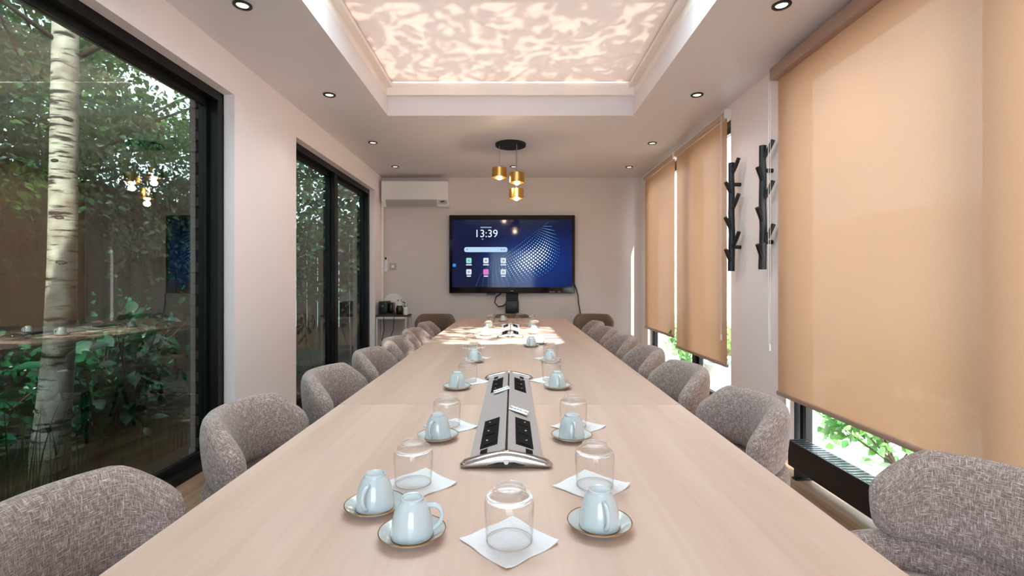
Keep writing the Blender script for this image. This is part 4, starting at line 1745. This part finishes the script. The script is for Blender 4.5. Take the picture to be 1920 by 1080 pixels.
# ------------------------------------------------------------------ outside on the right
tag(struct(MB().box(XR + .1, 12, -8, 16, -.2, -.02).build('terrace', M['paving'])), 'pale sunlit paving outside the right windows')
tag(struct(MB().box(5.2, 5.4, -6, 16, -.02, 2.2).build('wall_garden', M['render'])), 'pale rendered garden wall outside on the right')


def sunny_bush(loc, label, n, sig, h, seed, pot=False):
    t = thing('terrace_bush', loc, label, 'bush', group='green bushes outside the right windows')
    z0 = 0
    if pot:
        MB().lathe([(0, 0), (.16, 0), (.20, .28), (.215, .30), (.19, .31), (0, .29)], 28).build('pot', M['pot'], t, smooth=True)
        z0 = .28
    rr = random.Random(seed)
    cc = []
    for k in range(10):
        tip = Vector((rr.gauss(0, sig), rr.gauss(0, sig), z0 + h * rr.uniform(.35, 1)))
        MB().tube([(0, 0, z0), tip * .5 + Vector((0, 0, z0 * .5)), tip], [.008, .006, .003], 5).build('stem', M['bark'], t)
        cc.append(tip)
    P = clumps(n, [tuple(c) for c in cc], (sig * .45, sig * .45, h * .16), seed)
    P[:, 2] = np.maximum(P[:, 2], z0 + .02)
    f = leaf_mesh('foliage', P, .075, M['sunny'], .1, parent=t, seed=seed)
    f['kind'] = 'stuff'


sunny_bush((2.55, 3.25, -.02), 'sunlit green bush seen below the large blind', 700, .17, .46, 81)
sunny_bush((3.6, 4.3, -.02), 'sunlit bush farther out on the terrace, beyond the near bush', 900, .3, .7, 82)
sunny_bush((2.42, 5.65, -.02), 'potted green bush seen below the middle blind', 800, .17, .40, 83, True)
sunny_bush((2.65, 7.7, -.02), 'pale green bush seen below the farthest blind', 900, .22, .7, 84)

# ------------------------------------------------------------------ shade tree over the roof: its leaves dapple the skylight
def unshade(x, y, z, ztop):
    k = (ztop - z) / -SUN_DIR.z
    return np.array([x - SUN_DIR.x * k, y - SUN_DIR.y * k, ztop])


t = thing('shade_tree', (2.9, -.6, -.02), 'broad leafy tree over the roof whose leaves dapple the skylight', 'tree')
MB().tube([(0, 0, -.1), (-.05, .1, 2.2), (-.3, .3, 4.2), (-.8, .6, 5.6)], [.17, .14, .11, .07], 14).build('trunk', M['bark'], t, smooth='all')
off = np.array((2.9, -.6, -.02))
r_ = np.random.default_rng(91)
pts_ = []
# crown in front of the sun for the blind
for (xa, xb, ya, yb, n) in ((-1.4, 1.3, 2.95, 4.7, 330), (-1.25, .1, 1.45, 3.1, 300), (.1, 1.1, 1.5, 3.0, 12)):
    for k in range(n):
        zt_ = r_.uniform(4.4, 5.1)
        p = unshade(r_.uniform(xa, xb), r_.uniform(ya, yb), 3.05, zt_)
        for q in range(3):
            pts_.append(p + r_.normal(size=3) * np.array((.09, .09, .04)))
P = np.array(pts_) - off
f = leaf_mesh('foliage', P, .125, M['canopy'], .1, parent=t, seed=92, aspect=.4)
f['kind'] = 'stuff'
for k in range(7):
    a = Vector((-.8, .6, 5.6))
    b = Vector(P[r_.integers(0, len(P))])
    MB().tube([a, a.lerp(b, .5) + Vector((0, 0, .08)), b], [.035, .02, .008], 6).build('branch', M['bark'], t)
# side crown, dappling the blinds of the right wall
pts_ = []
for k in range(420):
    zt_ = r_.uniform(3.2, 4.6)
    p = unshade(1.86, r_.uniform(.4, 3.3), r_.uniform(.5, 2.4), zt_)
    if p[0] < 2.25:
        continue
    for q in range(4):
        pts_.append(p + r_.normal(size=3) * .08)
P = np.array(pts_) - off
f = leaf_mesh('foliage', P, .08, M['canopy'], .1, parent=t, seed=93, aspect=.4)
f['kind'] = 'stuff'
